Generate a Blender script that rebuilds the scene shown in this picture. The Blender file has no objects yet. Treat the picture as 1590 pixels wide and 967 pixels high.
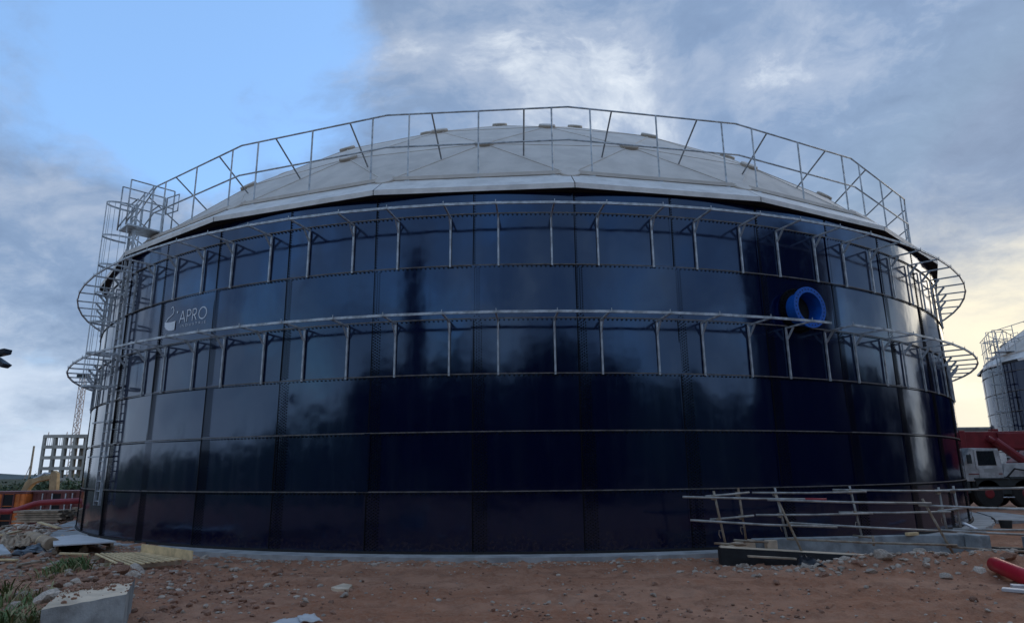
import bpy, math, random
import numpy as np
from mathutils import Vector, Matrix, noise as mnoise

random.seed(7)
rng = np.random.default_rng(7)
scene = bpy.context.scene
col = scene.collection
rad = math.radians

# ------------------------------------------------------------------ camera
CAM_F, CAM_P, CAM_ROLL, CAM_H, CAM_D, CAM_YAW = 1033.10966, .232065061, .00990925278, 1.91254784, 35.5259568, -.010246578
cy_, sy_ = math.cos(CAM_YAW), math.sin(CAM_YAW)
cp_, sp_ = math.cos(CAM_P), math.sin(CAM_P)
right0 = Vector((cy_, -sy_, 0)); fwd0 = Vector((sy_, cy_, 0))
fwd = fwd0 * cp_ + Vector((0, 0, sp_)); up0 = fwd0 * -sp_ + Vector((0, 0, cp_))
cr_, sr_ = math.cos(CAM_ROLL), math.sin(CAM_ROLL)
RIGHT = right0 * cr_ - up0 * sr_; UP = right0 * sr_ + up0 * cr_
EYE = Vector((0, -CAM_D, CAM_H))
camd = bpy.data.cameras.new('camera'); cam = bpy.data.objects.new('camera', camd); col.objects.link(cam)
camd.sensor_width = 36; camd.lens = CAM_F / 1590 * 36; camd.clip_end = 6000; camd.clip_start = .1
M4 = Matrix((RIGHT, UP, -fwd)).transposed().to_4x4(); M4.translation = EYE
cam.matrix_world = M4
scene.camera = cam

# ------------------------------------------------------------------ light
SUN_AZ, SUN_EL = 48.0, 16.0       # azimuth to the right of +y, behind the tank
world = bpy.data.worlds.new('World'); scene.world = world; world.use_nodes = True
sund = bpy.data.lights.new('sun', 'SUN'); sund.energy = .7; sund.angle = rad(40); sund.color = (1, .86, .66)
sun = bpy.data.objects.new('sun', sund); col.objects.link(sun)
sdir = Vector((math.sin(rad(SUN_AZ)) * math.cos(rad(SUN_EL)), math.cos(rad(SUN_AZ)) * math.cos(rad(SUN_EL)), math.sin(rad(SUN_EL))))
GLOW = Vector((math.sin(rad(47)), math.cos(rad(47)), .13)).normalized()
sun.rotation_euler = sdir.to_track_quat('Z', 'Y').to_euler()
scene.view_settings.view_transform = 'Standard'; scene.view_settings.look = 'None'
scene.view_settings.exposure = 0.25; scene.view_settings.gamma = 1

def ray(x, y):
    return (RIGHT * ((x - 795) / CAM_F) + UP * ((483.5 - y) / CAM_F) + fwd).normalized()
def at_z(x, y, z):
    d = ray(x, y); return EYE + d * ((z - EYE.z) / d.z)
def at_y(x, y, Y):
    d = ray(x, y); return EYE + d * ((Y - EYE.y) / d.y)

class NT:
    """small helper to write node graphs"""
    def __init__(s, tree): s.t = tree; s.t.nodes.clear()
    def n(s, typ, ins=None, **kw):
        nd = s.t.nodes.new(typ)
        for k, v in kw.items(): setattr(nd, k, v)
        for k, v in (ins or {}).items():
            if hasattr(v, 'is_linked'): s.t.links.new(v, nd.inputs[k])
            else: nd.inputs[k].default_value = v
        return nd
    def math(s, op, a, b=0.0, c=None, clamp=False):
        ins = {0: a, 1: b}
        if c is not None: ins[2] = c
        return s.n('ShaderNodeMath', ins, operation=op, use_clamp=clamp).outputs[0]
    def vec(s, op, a, b=(0, 0, 0), out=0):
        return s.n('ShaderNodeVectorMath', {0: a, 1: b}, operation=op).outputs[out]
    def scale(s, a, f):
        nd = s.n('ShaderNodeVectorMath', {0: a}, operation='SCALE')
        if hasattr(f, 'is_linked'): s.t.links.new(f, nd.inputs['Scale'])
        else: nd.inputs['Scale'].default_value = f
        return nd.outputs[0]
    def noise(s, vec, scale, detail=5, rough=.55, out=0, dist=0.0):
        return s.n('ShaderNodeTexNoise', {'Vector': vec, 'Scale': scale, 'Detail': detail, 'Roughness': rough, 'Distortion': dist}).outputs[out]
    def smooth(s, v, a, b, lo=0.0, hi=1.0):
        return s.n('ShaderNodeMapRange', {'Value': v, 'From Min': a, 'From Max': b, 'To Min': lo, 'To Max': hi}, interpolation_type='SMOOTHSTEP').outputs[0]
    def mix(s, f, a, b, blend='MIX'):
        nd = s.t.nodes.new('ShaderNodeMix'); nd.data_type = 'RGBA'; nd.blend_type = blend
        for i, v in ((0, f), (6, a), (7, b)):
            if hasattr(v, 'is_linked'): s.t.links.new(v, nd.inputs[i])
            else: nd.inputs[i].default_value = (*v, 1) if isinstance(v, tuple) and len(v) == 3 else v
        return nd.outputs[2]

def build_world():
    g = NT(world.node_tree)
    D = g.n('ShaderNodeTexCoord').outputs['Generated']
    sky = g.n('ShaderNodeTexSky', sky_type='NISHITA', sun_disc=False, sun_elevation=rad(SUN_EL), sun_rotation=rad(SUN_AZ), air_density=1.0, dust_density=.6, ozone_density=4.0)
    skyc = g.vec('MINIMUM', g.scale(sky.outputs[0], .15), (.8, .8, .8))
    skyc = g.vec('ADD', skyc, (.15, .262, .45))                 # thin bright veil in front of the blue
    warp = g.vec('SUBTRACT', g.noise(D, 2.3, 7, .5, out=1), (.5, .5, .5))
    Dw = g.vec('ADD', D, g.scale(warp, .34))
    Dn = g.vec('NORMALIZE', g.vec('ADD', D, g.scale(warp, .22)))
    dz = g.n('ShaderNodeSeparateXYZ', {0: D}).outputs[2]
    dzc = g.math('ADD', g.math('MAXIMUM', dz, 0.0), .30)
    q = g.vec('DIVIDE', Dw, g.n('ShaderNodeCombineXYZ', {0: dzc, 1: dzc, 2: dzc}).outputs[0])
    c1 = g.noise(q, 1.9, 10, .60)
    c2 = g.noise(g.vec('ADD', q, (3.1, 1.7, .4)), 2.4, 11, .62)
    c3 = g.noise(g.vec('ADD', q, (7.7, 2.9, 1.4)), 6.0, 8, .6)
    def blob(px, py, deg):
        d = g.vec('DOT_PRODUCT', Dn, tuple(ray(px, py)), out=1)
        return g.smooth(d, math.cos(rad(deg)), 1.0)
    clear = g.math('MAXIMUM', blob(360, 70, 18), g.math('MULTIPLY', blob(60, 30, 15), .7))
    bright = g.math('MAXIMUM', g.math('MULTIPLY', blob(950, 150, 13), .75), g.math('MAXIMUM', blob(1255, 110, 8), blob(1420, 25, 8)))
    bright = g.math('MAXIMUM', bright, g.math('MULTIPLY', blob(890, 45, 9), .9))
    bright = g.math('MULTIPLY', bright, g.smooth(g.noise(q, 4.2, 9, .62), .36, .60, .25, 1.0))
    dark = g.math('MAXIMUM', blob(1120, 70, 20), g.math('MAXIMUM', g.math('MULTIPLY', blob(760, 40, 20), .30), g.math('MAXIMUM', blob(1480, 230, 20), g.math('MAXIMUM', g.math('MULTIPLY', blob(130, 260, 19), .42), g.math('MULTIPLY', blob(480, 215, 13), .62)))))
    cover = g.math('ADD', c1, g.math('SUBTRACT', g.math('MULTIPLY', dark, .25), g.math('MULTIPLY', clear, .36)))
    m = g.math('MULTIPLY', g.smooth(cover, .30, .55), .92)
    # cloud colour: thick parts grey-blue, thin parts bright
    dens = g.math('ADD', g.math('MULTIPLY_ADD', g.math('SUBTRACT', c3, .5), .42, c2), g.math('SUBTRACT', g.math('MULTIPLY', dark, .10), g.math('MULTIPLY', bright, .25)))
    cl = g.n('ShaderNodeValToRGB', {0: dens})
    e = cl.color_ramp.elements
    e[0].position = .14; e[0].color = (1.0, 1.0, .97, 1)
    e[1].position = .78; e[1].color = (.145, .208, .33, 1)
    x = e.new(.29); x.color = (.62, .67, .73, 1)
    x = e.new(.41); x.color = (.36, .425, .54, 1)
    x = e.new(.56); x.color = (.213, .295, .44, 1)
    c = g.mix(m, skyc, cl.outputs[0])
    # pale air towards the horizon, warm on the sunset side
    sd = g.vec('DOT_PRODUCT', Dn, tuple(GLOW), out=1)
    warmf = g.smooth(sd, .84, .99)
    hz = g.mix(warmf, (.55, .645, .78), (.98, .885, .66))
    elev = g.math('ADD', dz, g.math('MULTIPLY', g.math('SUBTRACT', c2, .5), .42))
    hf = g.math('MULTIPLY', g.smooth(elev, .27, .0), .88)
    hf2 = g.math('MAXIMUM', hf, g.math('MULTIPLY', g.smooth(elev, .36, .12), g.math('MULTIPLY', warmf, .90)))
    c = g.mix(hf2, c, hz)
    bg = g.n('ShaderNodeBackground', {'Color': c, 'Strength': 1.0})
    g.n('ShaderNodeOutputWorld', {'Surface': bg.outputs[0]})
build_world()

# ------------------------------------------------------------------ materials
def pbr(name, base, rough=.6, metal=0.0, var=.25, vscale=3.0, bump=0.0, bscale=30.0, base2=None, ior=1.5, spec=.5, detail=6, obj_rand=0.0):
    m = bpy.data.materials.new(name); m.use_nodes = True
    g = NT(m.node_tree)
    P = g.n('ShaderNodeTexCoord').outputs['Object']
    nz = g.noise(P, vscale, detail, .6)
    b2 = base2 or tuple(v * (1 - var) for v in base)
    c = g.mix(g.smooth(nz, .35, .66), base, b2)
    if obj_rand:
        r = g.n('ShaderNodeObjectInfo').outputs['Random']
        c = g.mix(1.0, c, g.n('ShaderNodeCombineXYZ', {0: g.math('MULTIPLY_ADD', r, obj_rand, 1 - obj_rand * .5), 1: g.math('MULTIPLY_ADD', r, obj_rand, 1 - obj_rand * .5), 2: g.math('MULTIPLY_ADD', r, obj_rand, 1 - obj_rand * .5)}).outputs[0], 'MULTIPLY')
    b = g.n('ShaderNodeBsdfPrincipled', {'Base Color': c, 'Metallic': metal, 'IOR': ior, 'Specular IOR Level': spec})
    n2 = g.noise(P, vscale * 4.3, 4, .6)
    g.t.links.new(g.math('ADD', g.math('MULTIPLY', g.math('SUBTRACT', n2, .5), .25), rough, clamp=True), b.inputs['Roughness'])
    if bump:
        bn = g.n('ShaderNodeBump', {'Height': g.noise(P, bscale, 6, .6), 'Strength': bump, 'Distance': .02})
        g.t.links.new(bn.outputs[0], b.inputs['Normal'])
    g.n('ShaderNodeOutputMaterial', {'Surface': b.outputs[0]})
    return m

def tank_paint(name='navy_enamel', spec=1.0):
    m = bpy.data.materials.new(name); m.use_nodes = True
    g = NT(m.node_tree)
    tc = g.n('ShaderNodeTexCoord').outputs['Object']
    r = g.n('ShaderNodeObjectInfo').outputs['Random']
    P = g.vec('ADD', tc, g.scale(g.n('ShaderNodeCombineXYZ', {0: r, 1: g.math('MULTIPLY', r, 7.3), 2: g.math('MULTIPLY', r, 3.1)}).outputs[0], 20))
    dust = g.smooth(g.noise(P, 1.6, 7, .65), .50, .78)
    streak = g.smooth(g.noise(g.vec('MULTIPLY', P, (2.2, 2.2, .22)), 1.6, 5, .6), .42, .72)
    spots = g.smooth(g.noise(P, 9, 3, .5), .70, .78)
    c = g.mix(g.math('MULTIPLY', dust, .35), (.0013, .0030, .025), (.005, .009, .032))
    c = g.mix(g.math('MULTIPLY', streak, .30), c, (.007, .012, .030))
    c = g.mix(g.math('MULTIPLY', spots, .4), c, (.03, .035, .045))
    pz_ = g.n('ShaderNodeSeparateXYZ', {0: g.n('ShaderNodeNewGeometry').outputs['Position']}).outputs[2]
    mud = g.math('MULTIPLY', g.smooth(g.math('ADD', pz_, g.math('MULTIPLY', g.noise(P, 2.3, 6, .7), -.9)), .25, -.35), g.smooth(g.noise(P, 14, 5, .7), .42, .66))
    c = g.mix(g.math('MULTIPLY', mud, .45), c, (.075, .045, .034))
    dust = g.math('MAXIMUM', dust, mud)
    ro = g.math('ADD', g.math('MULTIPLY_ADD', streak, .05, g.math('MULTIPLY', dust, .08)), .095)
    wav = g.noise(P, 1.1, 2, .4)
    bn = g.n('ShaderNodeBump', {'Height': wav, 'Strength': .8, 'Distance': .014})
    b = g.n('ShaderNodeBsdfPrincipled', {'Base Color': c, 'Roughness': ro, 'IOR': 1.54, 'Specular IOR Level': spec, 'Specular Tint': (.45, .67, 1.0, 1), 'Normal': bn.outputs[0]})
    g.n('ShaderNodeOutputMaterial', {'Surface': b.outputs[0]})
    return m

def ground_mat():
    m = bpy.data.materials.new('red_dirt'); m.use_nodes = True
    g = NT(m.node_tree)
    P = g.n('ShaderNodeTexCoord').outputs['Object']
    Ps = g.vec('MULTIPLY', P, (.55, 1.6, 1))
    big = g.smooth(g.noise(Ps, .5, 6, .6), .35, .68)
    mid = g.smooth(g.noise(P, 2.2, 7, .65), .40, .70)
    fine = g.smooth(g.noise(P, 16, 6, .7), .35, .75)
    c = g.mix(big, (.42, .180, .098), (.56, .30, .19))
    c = g.mix(g.math('MULTIPLY', mid, .75), c, (.27, .120, .070))
    c = g.mix(g.math('MULTIPLY', fine, .55), c, (.50, .31, .21))
    pale = g.smooth(g.noise(P, 1.1, 8, .75), .60, .72)
    c = g.mix(g.math('MULTIPLY', pale, .6), c, (.60, .46, .35))
    far = g.smooth(g.vec('LENGTH', P, out=1), 48, 75)
    c = g.mix(far, c, g.mix(big, (.045, .060, .035), (.09, .08, .05)))
    h = g.math('ADD', g.math('MULTIPLY', g.noise(P, 7, 8, .7), .6), g.math('MULTIPLY', g.noise(P, 42, 4, .7), .25))
    bn = g.n('ShaderNodeBump', {'Height': h, 'Strength': 1.0, 'Distance': .10})
    b = g.n('ShaderNodeBsdfPrincipled', {'Base Color': c, 'Roughness': .95, 'Specular IOR Level': .15, 'Normal': bn.outputs[0]})
    g.n('ShaderNodeOutputMaterial', {'Surface': b.outputs[0]})
    return m

M = dict(
    enamel=tank_paint(), enamel_far=tank_paint('dimmed_navy_enamel', .35), dirt=ground_mat(),  # far copy has its reflection turned down so that tank reads darker
    bolt=pbr('black_bolt_cap', (.006, .0055, .006), .75, spec=.15),
    bead=pbr('sealant', (.19, .17, .155), .8, var=.5, vscale=5),
    galv=pbr('galvanised_steel', (.54, .58, .61), .5, .35, .45, 6, .15, 40),
    galv_dark=pbr('weathered_galvanised', (.30, .31, .32), .55, .3, .35, 6),
    alu=pbr('dull_aluminium', (.66, .60, .535), .72, .1, .14, 1.3, .25, 2.2, obj_rand=.10),
    alu_trim=pbr('aluminium_trim', (.76, .73, .69), .6, .15, .2, 2.0),
    rim_brown=pbr('brown_sealant', (.42, .35, .28), .9),
    black_and_shade=pbr('black_trim_and_shade', (.018, .016, .016), .8),  # near-black trim; under the eave the colour paints the shadow gap
    blue=pbr('blue_epoxy', (.006, .105, .47), .42, 0, .2, 4, .1, 20),
    white=pbr('white_print', (.80, .84, .88), .6, 0, .1),
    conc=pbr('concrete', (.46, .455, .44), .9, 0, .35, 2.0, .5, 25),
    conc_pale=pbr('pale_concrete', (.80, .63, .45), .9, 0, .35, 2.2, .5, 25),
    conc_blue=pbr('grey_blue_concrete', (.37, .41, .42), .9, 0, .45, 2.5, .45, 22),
    bitumen=pbr('bitumen_coating', (.022, .024, .027), .7, 0, .5, 4),
    tube=pbr('scaffold_tube', (.46, .45, .42), .6, .2, .45, 5),
    tube_rust=pbr('rusty_tube', (.38, .33, .26), .75, .1, .5, 6, base2=(.24, .16, .10)),
    wood=pbr('grey_wood', (.48, .37, .26), .9, 0, .4, 4, .3, 60, obj_rand=.3),
    pine=pbr('pine_board', (.88, .65, .35), .85, 0, .3, 4, .2, 60, obj_rand=.25),
    sheet=pbr('grey_sheet', (.62, .61, .60), .5, 0, .15, 3),
    plastic=pbr('black_plastic', (.012, .013, .017), .35, 0, .3, 3, .6, 6),
    card=pbr('brown_card', (.52, .375, .25), .95, 0, .35, 4, .4, 12),
    stone=pbr('stone', (.60, .49, .39), .95, 0, .45, 7, .5, 18, obj_rand=.5),
    stone_red=pbr('red_stone', (.37, .20, .13), .95, 0, .4, 7, .5, 18, obj_rand=.5),
    grass=pbr('grass_blade', (.16, .23, .075), .8, 0, .4, 6),
    grass_dry=pbr('dry_grass', (.42, .36, .18), .9, 0, .4, 6),
    leaf=pbr('far_leaf', (.06, .095, .045), .85, 0, .5, .15),
    hazed_hill=pbr('hazed_hill', (.10, .13, .13), .95, 0, .3, .02),  # blue-grey base colour carries the distance haze
    bark=pbr('bark', (.09, .07, .055), .95),
    red=pbr('red_hose', (.36, .035, .045), .5, 0, .25, 3),
    red_bright=pbr('red_plastic_pipe', (.50, .012, .028), .4, 0, .2, 4),
    crane_red=pbr('crane_red', (.26, .022, .028), .5, 0, .3, 2),
    crane_white=pbr('crane_white', (.60, .59, .57), .55, 0, .40, 2.6),
    crane_dark=pbr('crane_chassis', (.035, .042, .042), .7, 0, .4, 2),
    rubber=pbr('tyre_rubber', (.025, .024, .023), .85, 0, .3, 6),
    glass=pbr('dark_glass', (.02, .025, .03), .08, 0, .1, spec=.8),
    cont_orange=pbr('orange_container', (.75, .21, .045), .65, 0, .35, 2),
    cont_red=pbr('maroon_container', (.16, .050, .045), .7, 0, .35, 2),
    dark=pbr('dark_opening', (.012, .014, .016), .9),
    yellow=pbr('excavator_yellow', (.46, .35, .19), .8, 0, .35, 2),
    frame=pbr('raw_concrete_frame', (.46, .42, .37), .95, 0, .3, .3),
    mast=pbr('crane_mast', (.55, .42, .36), .7, 0, .2, 1),
    lampbody=pbr('lamp_housing', (.035, .05, .065), .5),
    pale_wall=pbr('pale_render', (.42, .42, .40), .9, 0, .2, .5),
)

# ------------------------------------------------------------------ mesh helpers
class MB:
    def __init__(s): s.v = []; s.f = []
    def add(s, vs, fs):
        o = len(s.v); s.v += [tuple(p) for p in vs]; s.f += [tuple(i + o for i in f) for f in fs]; return s
    def hexa(s, p):            # 8 corners: bottom 4, top 4
        return s.add(p, [(0, 3, 2, 1), (4, 5, 6, 7), (0, 1, 5, 4), (1, 2, 6, 5), (2, 3, 7, 6), (3, 0, 4, 7)])
    def box(s, x0, x1, y0, y1, z0, z1):
        return s.hexa([(x0, y0, z0), (x1, y0, z0), (x1, y1, z0), (x0, y1, z0), (x0, y0, z1), (x1, y0, z1), (x1, y1, z1), (x0, y1, z1)])
    def bar(s, a, b, w, h, upv=(0, 0, 1)):
        a = Vector(a); b = Vector(b); d = (b - a).normalized(); u = Vector(upv)
        if abs(d.dot(u)) > .98: u = Vector((1, 0, 0))
        r = d.cross(u).normalized(); t = r.cross(d).normalized()
        c = []
        for q in (a, b):
            c += [q - r * w / 2 - t * h / 2, q + r * w / 2 - t * h / 2, q + r * w / 2 + t * h / 2, q - r * w / 2 + t * h / 2]
        return s.hexa(c)
    def tube(s, pts, r, n=8, cap=True, closed=False):
        pts = [Vector(p) for p in pts]; rs = r if isinstance(r, (list, tuple)) else [r] * len(pts)
        o = len(s.v); m = len(pts); prev = None
        for i, p in enumerate(pts):
            if closed: d = pts[(i + 1) % m] - pts[i - 1]
            else: d = pts[min(i + 1, m - 1)] - pts[max(i - 1, 0)]
            d.normalize()
            if prev is None:
                u = Vector((0, 0, 1)) if abs(d.z) < .9 else Vector((1, 0, 0))
            else: u = prev
            a = d.cross(u).normalized(); b = a.cross(d).normalized(); prev = b
            for k in range(n):
                t = 2 * math.pi * k / n
                s.v.append(tuple(p + (a * math.cos(t) + b * math.sin(t)) * rs[i]))
        for i in range(m if closed else m - 1):
            j = (i + 1) % m
            for k in range(n):
                s.f.append((o + i * n + k, o + i * n + (k + 1) % n, o + j * n + (k + 1) % n, o + j * n + k))
        if cap and not closed:
            s.f.append(tuple(o + k for k in range(n))[::-1]); s.f.append(tuple(o + (m - 1) * n + k for k in range(n)))
        return s
    def prism(s, poly, thick, mat=None):     # poly in xz plane, extruded along y
        n = len(poly); vs = [(x, -thick / 2, z) for x, z in poly] + [(x, thick / 2, z) for x, z in poly]
        fs = [tuple(range(n)), tuple(range(2 * n - 1, n - 1, -1))] + [(i, i + n, (i + 1) % n + n, (i + 1) % n) for i in range(n)]
        if mat is not None: vs = [tuple(mat @ Vector(v)) for v in vs]
        return s.add(vs, fs)
    def mesh(s, name, mat, smooth=False):
        me = bpy.data.meshes.new(name); me.from_pydata(s.v, [], s.f); me.update()
        if mat: me.materials.append(mat)
        if smooth: me.shade_smooth()
        return me
    def build(s, name, mat, parent=None, smooth=False, loc=None, fix=True):
        off = Vector((0, 0, 0))
        if parent is not None: off = WL.get(parent.name, Vector((0, 0, 0)))
        if loc is not None: off = Vector(loc)
        if off.length > 0: s.v = [tuple(Vector(p) - off) for p in s.v]
        me = s.mesh(name, mat, smooth)
        if fix: recalc(me)
        o = bpy.data.objects.new(name, me); col.objects.link(o)
        if parent is not None: o.parent = parent; WL[o.name] = off
        elif loc is not None: o.location = loc; WL[o.name] = off
        return o
WL = {}
import bmesh
def recalc(me):
    bm = bmesh.new(); bm.from_mesh(me); bmesh.ops.recalc_face_normals(bm, faces=bm.faces); bm.to_mesh(me); bm.free()
def bevel(o, w, seg=2):
    md = o.modifiers.new('bevel', 'BEVEL'); md.width = w; md.segments = seg; md.limit_method = 'ANGLE'
def empty(name, loc, label, cat, group=None):
    o = bpy.data.objects.new(name, None); col.objects.link(o); o.location = loc; o.empty_display_size = .3
    o['label'] = label; o['category'] = cat
    if group: o['group'] = group
    WL[o.name] = Vector(loc); return o
def tag(o, label=None, cat=None, group=None, kind=None):
    if label: o['label'] = label
    if cat: o['category'] = cat
    if group: o['group'] = group
    if kind: o['kind'] = kind
    return o
def inst(name, me, parent, loc=(0, 0, 0), rot=(0, 0, 0)):
    o = bpy.data.objects.new(name, me); col.objects.link(o); o.parent = parent
    o.location = loc; o.rotation_euler = rot; return o
def cyl(r, a, z): return Vector((r * math.sin(a), -r * math.cos(a), z))

# ------------------------------------------------------------------ terrain
def vnoise(x, y, seed=0):
    xi = np.floor(x).astype(int); yi = np.floor(y).astype(int); fx = x - xi; fy = y - yi
    fx = fx * fx * (3 - 2 * fx); fy = fy * fy * (3 - 2 * fy)
    def h(a, b):
        n = (a * 374761393 + b * 668265263 + seed * 982451653) & 0x7fffffff
        n = ((n ^ (n >> 13)) * 1274126177) & 0x7fffffff
        return ((n ^ (n >> 16)) & 0xffff) / 65535.0
    return (h(xi, yi) * (1 - fx) + h(xi + 1, yi) * fx) * (1 - fy) + (h(xi, yi + 1) * (1 - fx) + h(xi + 1, yi + 1) * fx) * fy
def fbm(x, y, oct=4, seed=0, rough=.5):
    t = 0; a = 1; n = 0
    for i in range(oct):
        t = t + a * (vnoise(x * 2 ** i, y * 2 ** i, seed + i) - .5); n += a; a *= rough
    return t / n * 2
def sst(x, a, b):
    t = np.clip((x - a) / (b - a), 0, 1); return t * t * (3 - 2 * t)
def gauss(x, y, cx, cy, rx, ry): return np.exp(-((x - cx) / rx) ** 2 - ((y - cy) / ry) ** 2)
def height(x, y):
    x = np.asarray(x, float); y = np.asarray(y, float)
    r = np.hypot(x, y)
    z = np.full_like(x, -.10)
    # low ground where the containers stand
    z = z - 1.75 * sst(-x, 20.8, 25) * sst(y, -7.5, -1)
    s_ = -(x + .715 * (y + 35.5))
    z = z - 1.2 * sst(s_, -.2, 1.6) * sst(y, -11, -6) * (1 - sst(-x, 20.8, 25) * sst(y, -7.5, -1))
    z = z - 1.2 * sst(r, 60, 140)
    # spoil along the outlet walls
    z = z + .22 * sst(x, 5.0, 7.6) * np.exp(-((y + 21.25 + .05 * (x - 6)) / .42) ** 2) * (1 + .6 * fbm(x * 1.3, y * 1.3, 3, 11)) * sst(13 - x, 0, 2)
    z = z + .06 * gauss(x, y, 9.4, -21.6, 1.8, .7)
    # rubble on the left
    z = z + .28 * gauss(x, y, -13.5, -17.0, 3.2, 2.2) + .22 * gauss(x, y, -8.6, -22.6, 2.2, 1.5) + .25 * gauss(x, y, -16.5, -12, 2.5, 3)
    z = z + .14 * gauss(x, y, -6.4, -24.4, 1.2, .9)
    near = sst(45 - r, 0, 12)
    amp = .045 + .10 * gauss(x, y, -11, -19.5, 5, 4.5) + .06 * sst(x, 4.5, 6) * np.exp(-((y + 21.2) / .8) ** 2)
    for off, sgn in ((-24.6, 1), (-26.3, 1), (-22.9, -1)):       # old tyre ruts
        yc = off + .035 * sgn * x + .5 * np.sin(x * .21 + off)
        dd = (y - yc) / .17
        z = z + near * (-.035 * np.exp(-dd ** 2) + .022 * np.exp(-((np.abs(dd) - 1.7) / .7) ** 2)) * (1 + .7 * fbm(x * 1.1, y * 1.1, 2, 21))
    clod = np.maximum(0, fbm(x * 3.6, y * 3.6, 4, 31, .62) - .10)
    z = z + near * (amp * fbm(x * .9, y * .9, 5, 3, .55) + .020 * fbm(x * 6, y * 6, 3, 9, .6) + .15 * clod)
    # stays below the footing ring
    ring = np.exp(-((r - 19.9) / .5) ** 2)
    z = np.where(r < 21.0, z * (1 - ring) + ring * np.minimum(z, -.03 + .11 * fbm(x * 2.2, y * 2.2, 4, 5)), z)
    z = np.where(r < 19.3, -.25, z)
    return z
def hz(x, y): return float(height(np.array([x]), np.array([y]))[0])

def axis(fine0, fine1, step, lo, hi, grow=1.16):
    a = list(np.arange(fine0, fine1 + 1e-6, step)); s = step
    while a[-1] < hi: s *= grow; a.append(a[-1] + s)
    s = step; b = [a[0]]
    while b[-1] > lo: s *= grow; b.append(b[-1] - s)
    return np.array(b[:0:-1] + a)
xs = axis(-14, 13, .075, -3000, 3000); ys = axis(-29.5, -15.5, .07, -3000, 3000)
X, Y = np.meshgrid(xs, ys); Z = height(X, Y)
nx, ny = len(xs), len(ys)
me = bpy.data.meshes.new('ground')
idx = np.arange(nx * ny).reshape(ny, nx)
fs = np.stack([idx[:-1, :-1], idx[:-1, 1:], idx[1:, 1:], idx[1:, :-1]], -1).reshape(-1, 4)
me.from_pydata(np.stack([X, Y, Z], -1).reshape(-1, 3).tolist(), [], fs.tolist()); me.materials.append(M['dirt']); me.shade_smooth()
ground = bpy.data.objects.new('ground', me); col.objects.link(ground)
tag(ground, 'red-brown stony dirt of the building site', kind='structure')

# ------------------------------------------------------------------ the tank
ROW = 1.4
def hexbolts(pos, nrm, rb, hb):
    """pos, nrm: (n,3) arrays -> one mesh of hexagonal caps"""
    n = len(pos); up = np.array([0, 0, 1.0])
    t = np.cross(up, nrm); t /= np.linalg.norm(t, axis=1)[:, None]; b = np.cross(nrm, t)
    a = np.arange(6) * math.pi / 3
    ring = t[:, None, :] * np.cos(a)[None, :, None] + b[:, None, :] * np.sin(a)[None, :, None]
    v0 = pos[:, None, :] + ring * rb
    v1 = pos[:, None, :] + ring * rb * .8 + nrm[:, None, :] * hb
    v = np.concatenate([v0, v1], 1).reshape(-1, 3)
    base = (np.arange(n) * 12)[:, None]
    quads = np.concatenate([base + np.array([[k, (k + 1) % 6, 6 + (k + 1) % 6, 6 + k]]) for k in range(6)], 0)
    tops = base + np.arange(6, 12)[None, :]
    me = bpy.data.meshes.new('bolt_heads')
    me.from_pydata(v.tolist(), [], quads.tolist() + tops.tolist())
    me.materials.append(M['bolt']); return me

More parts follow.
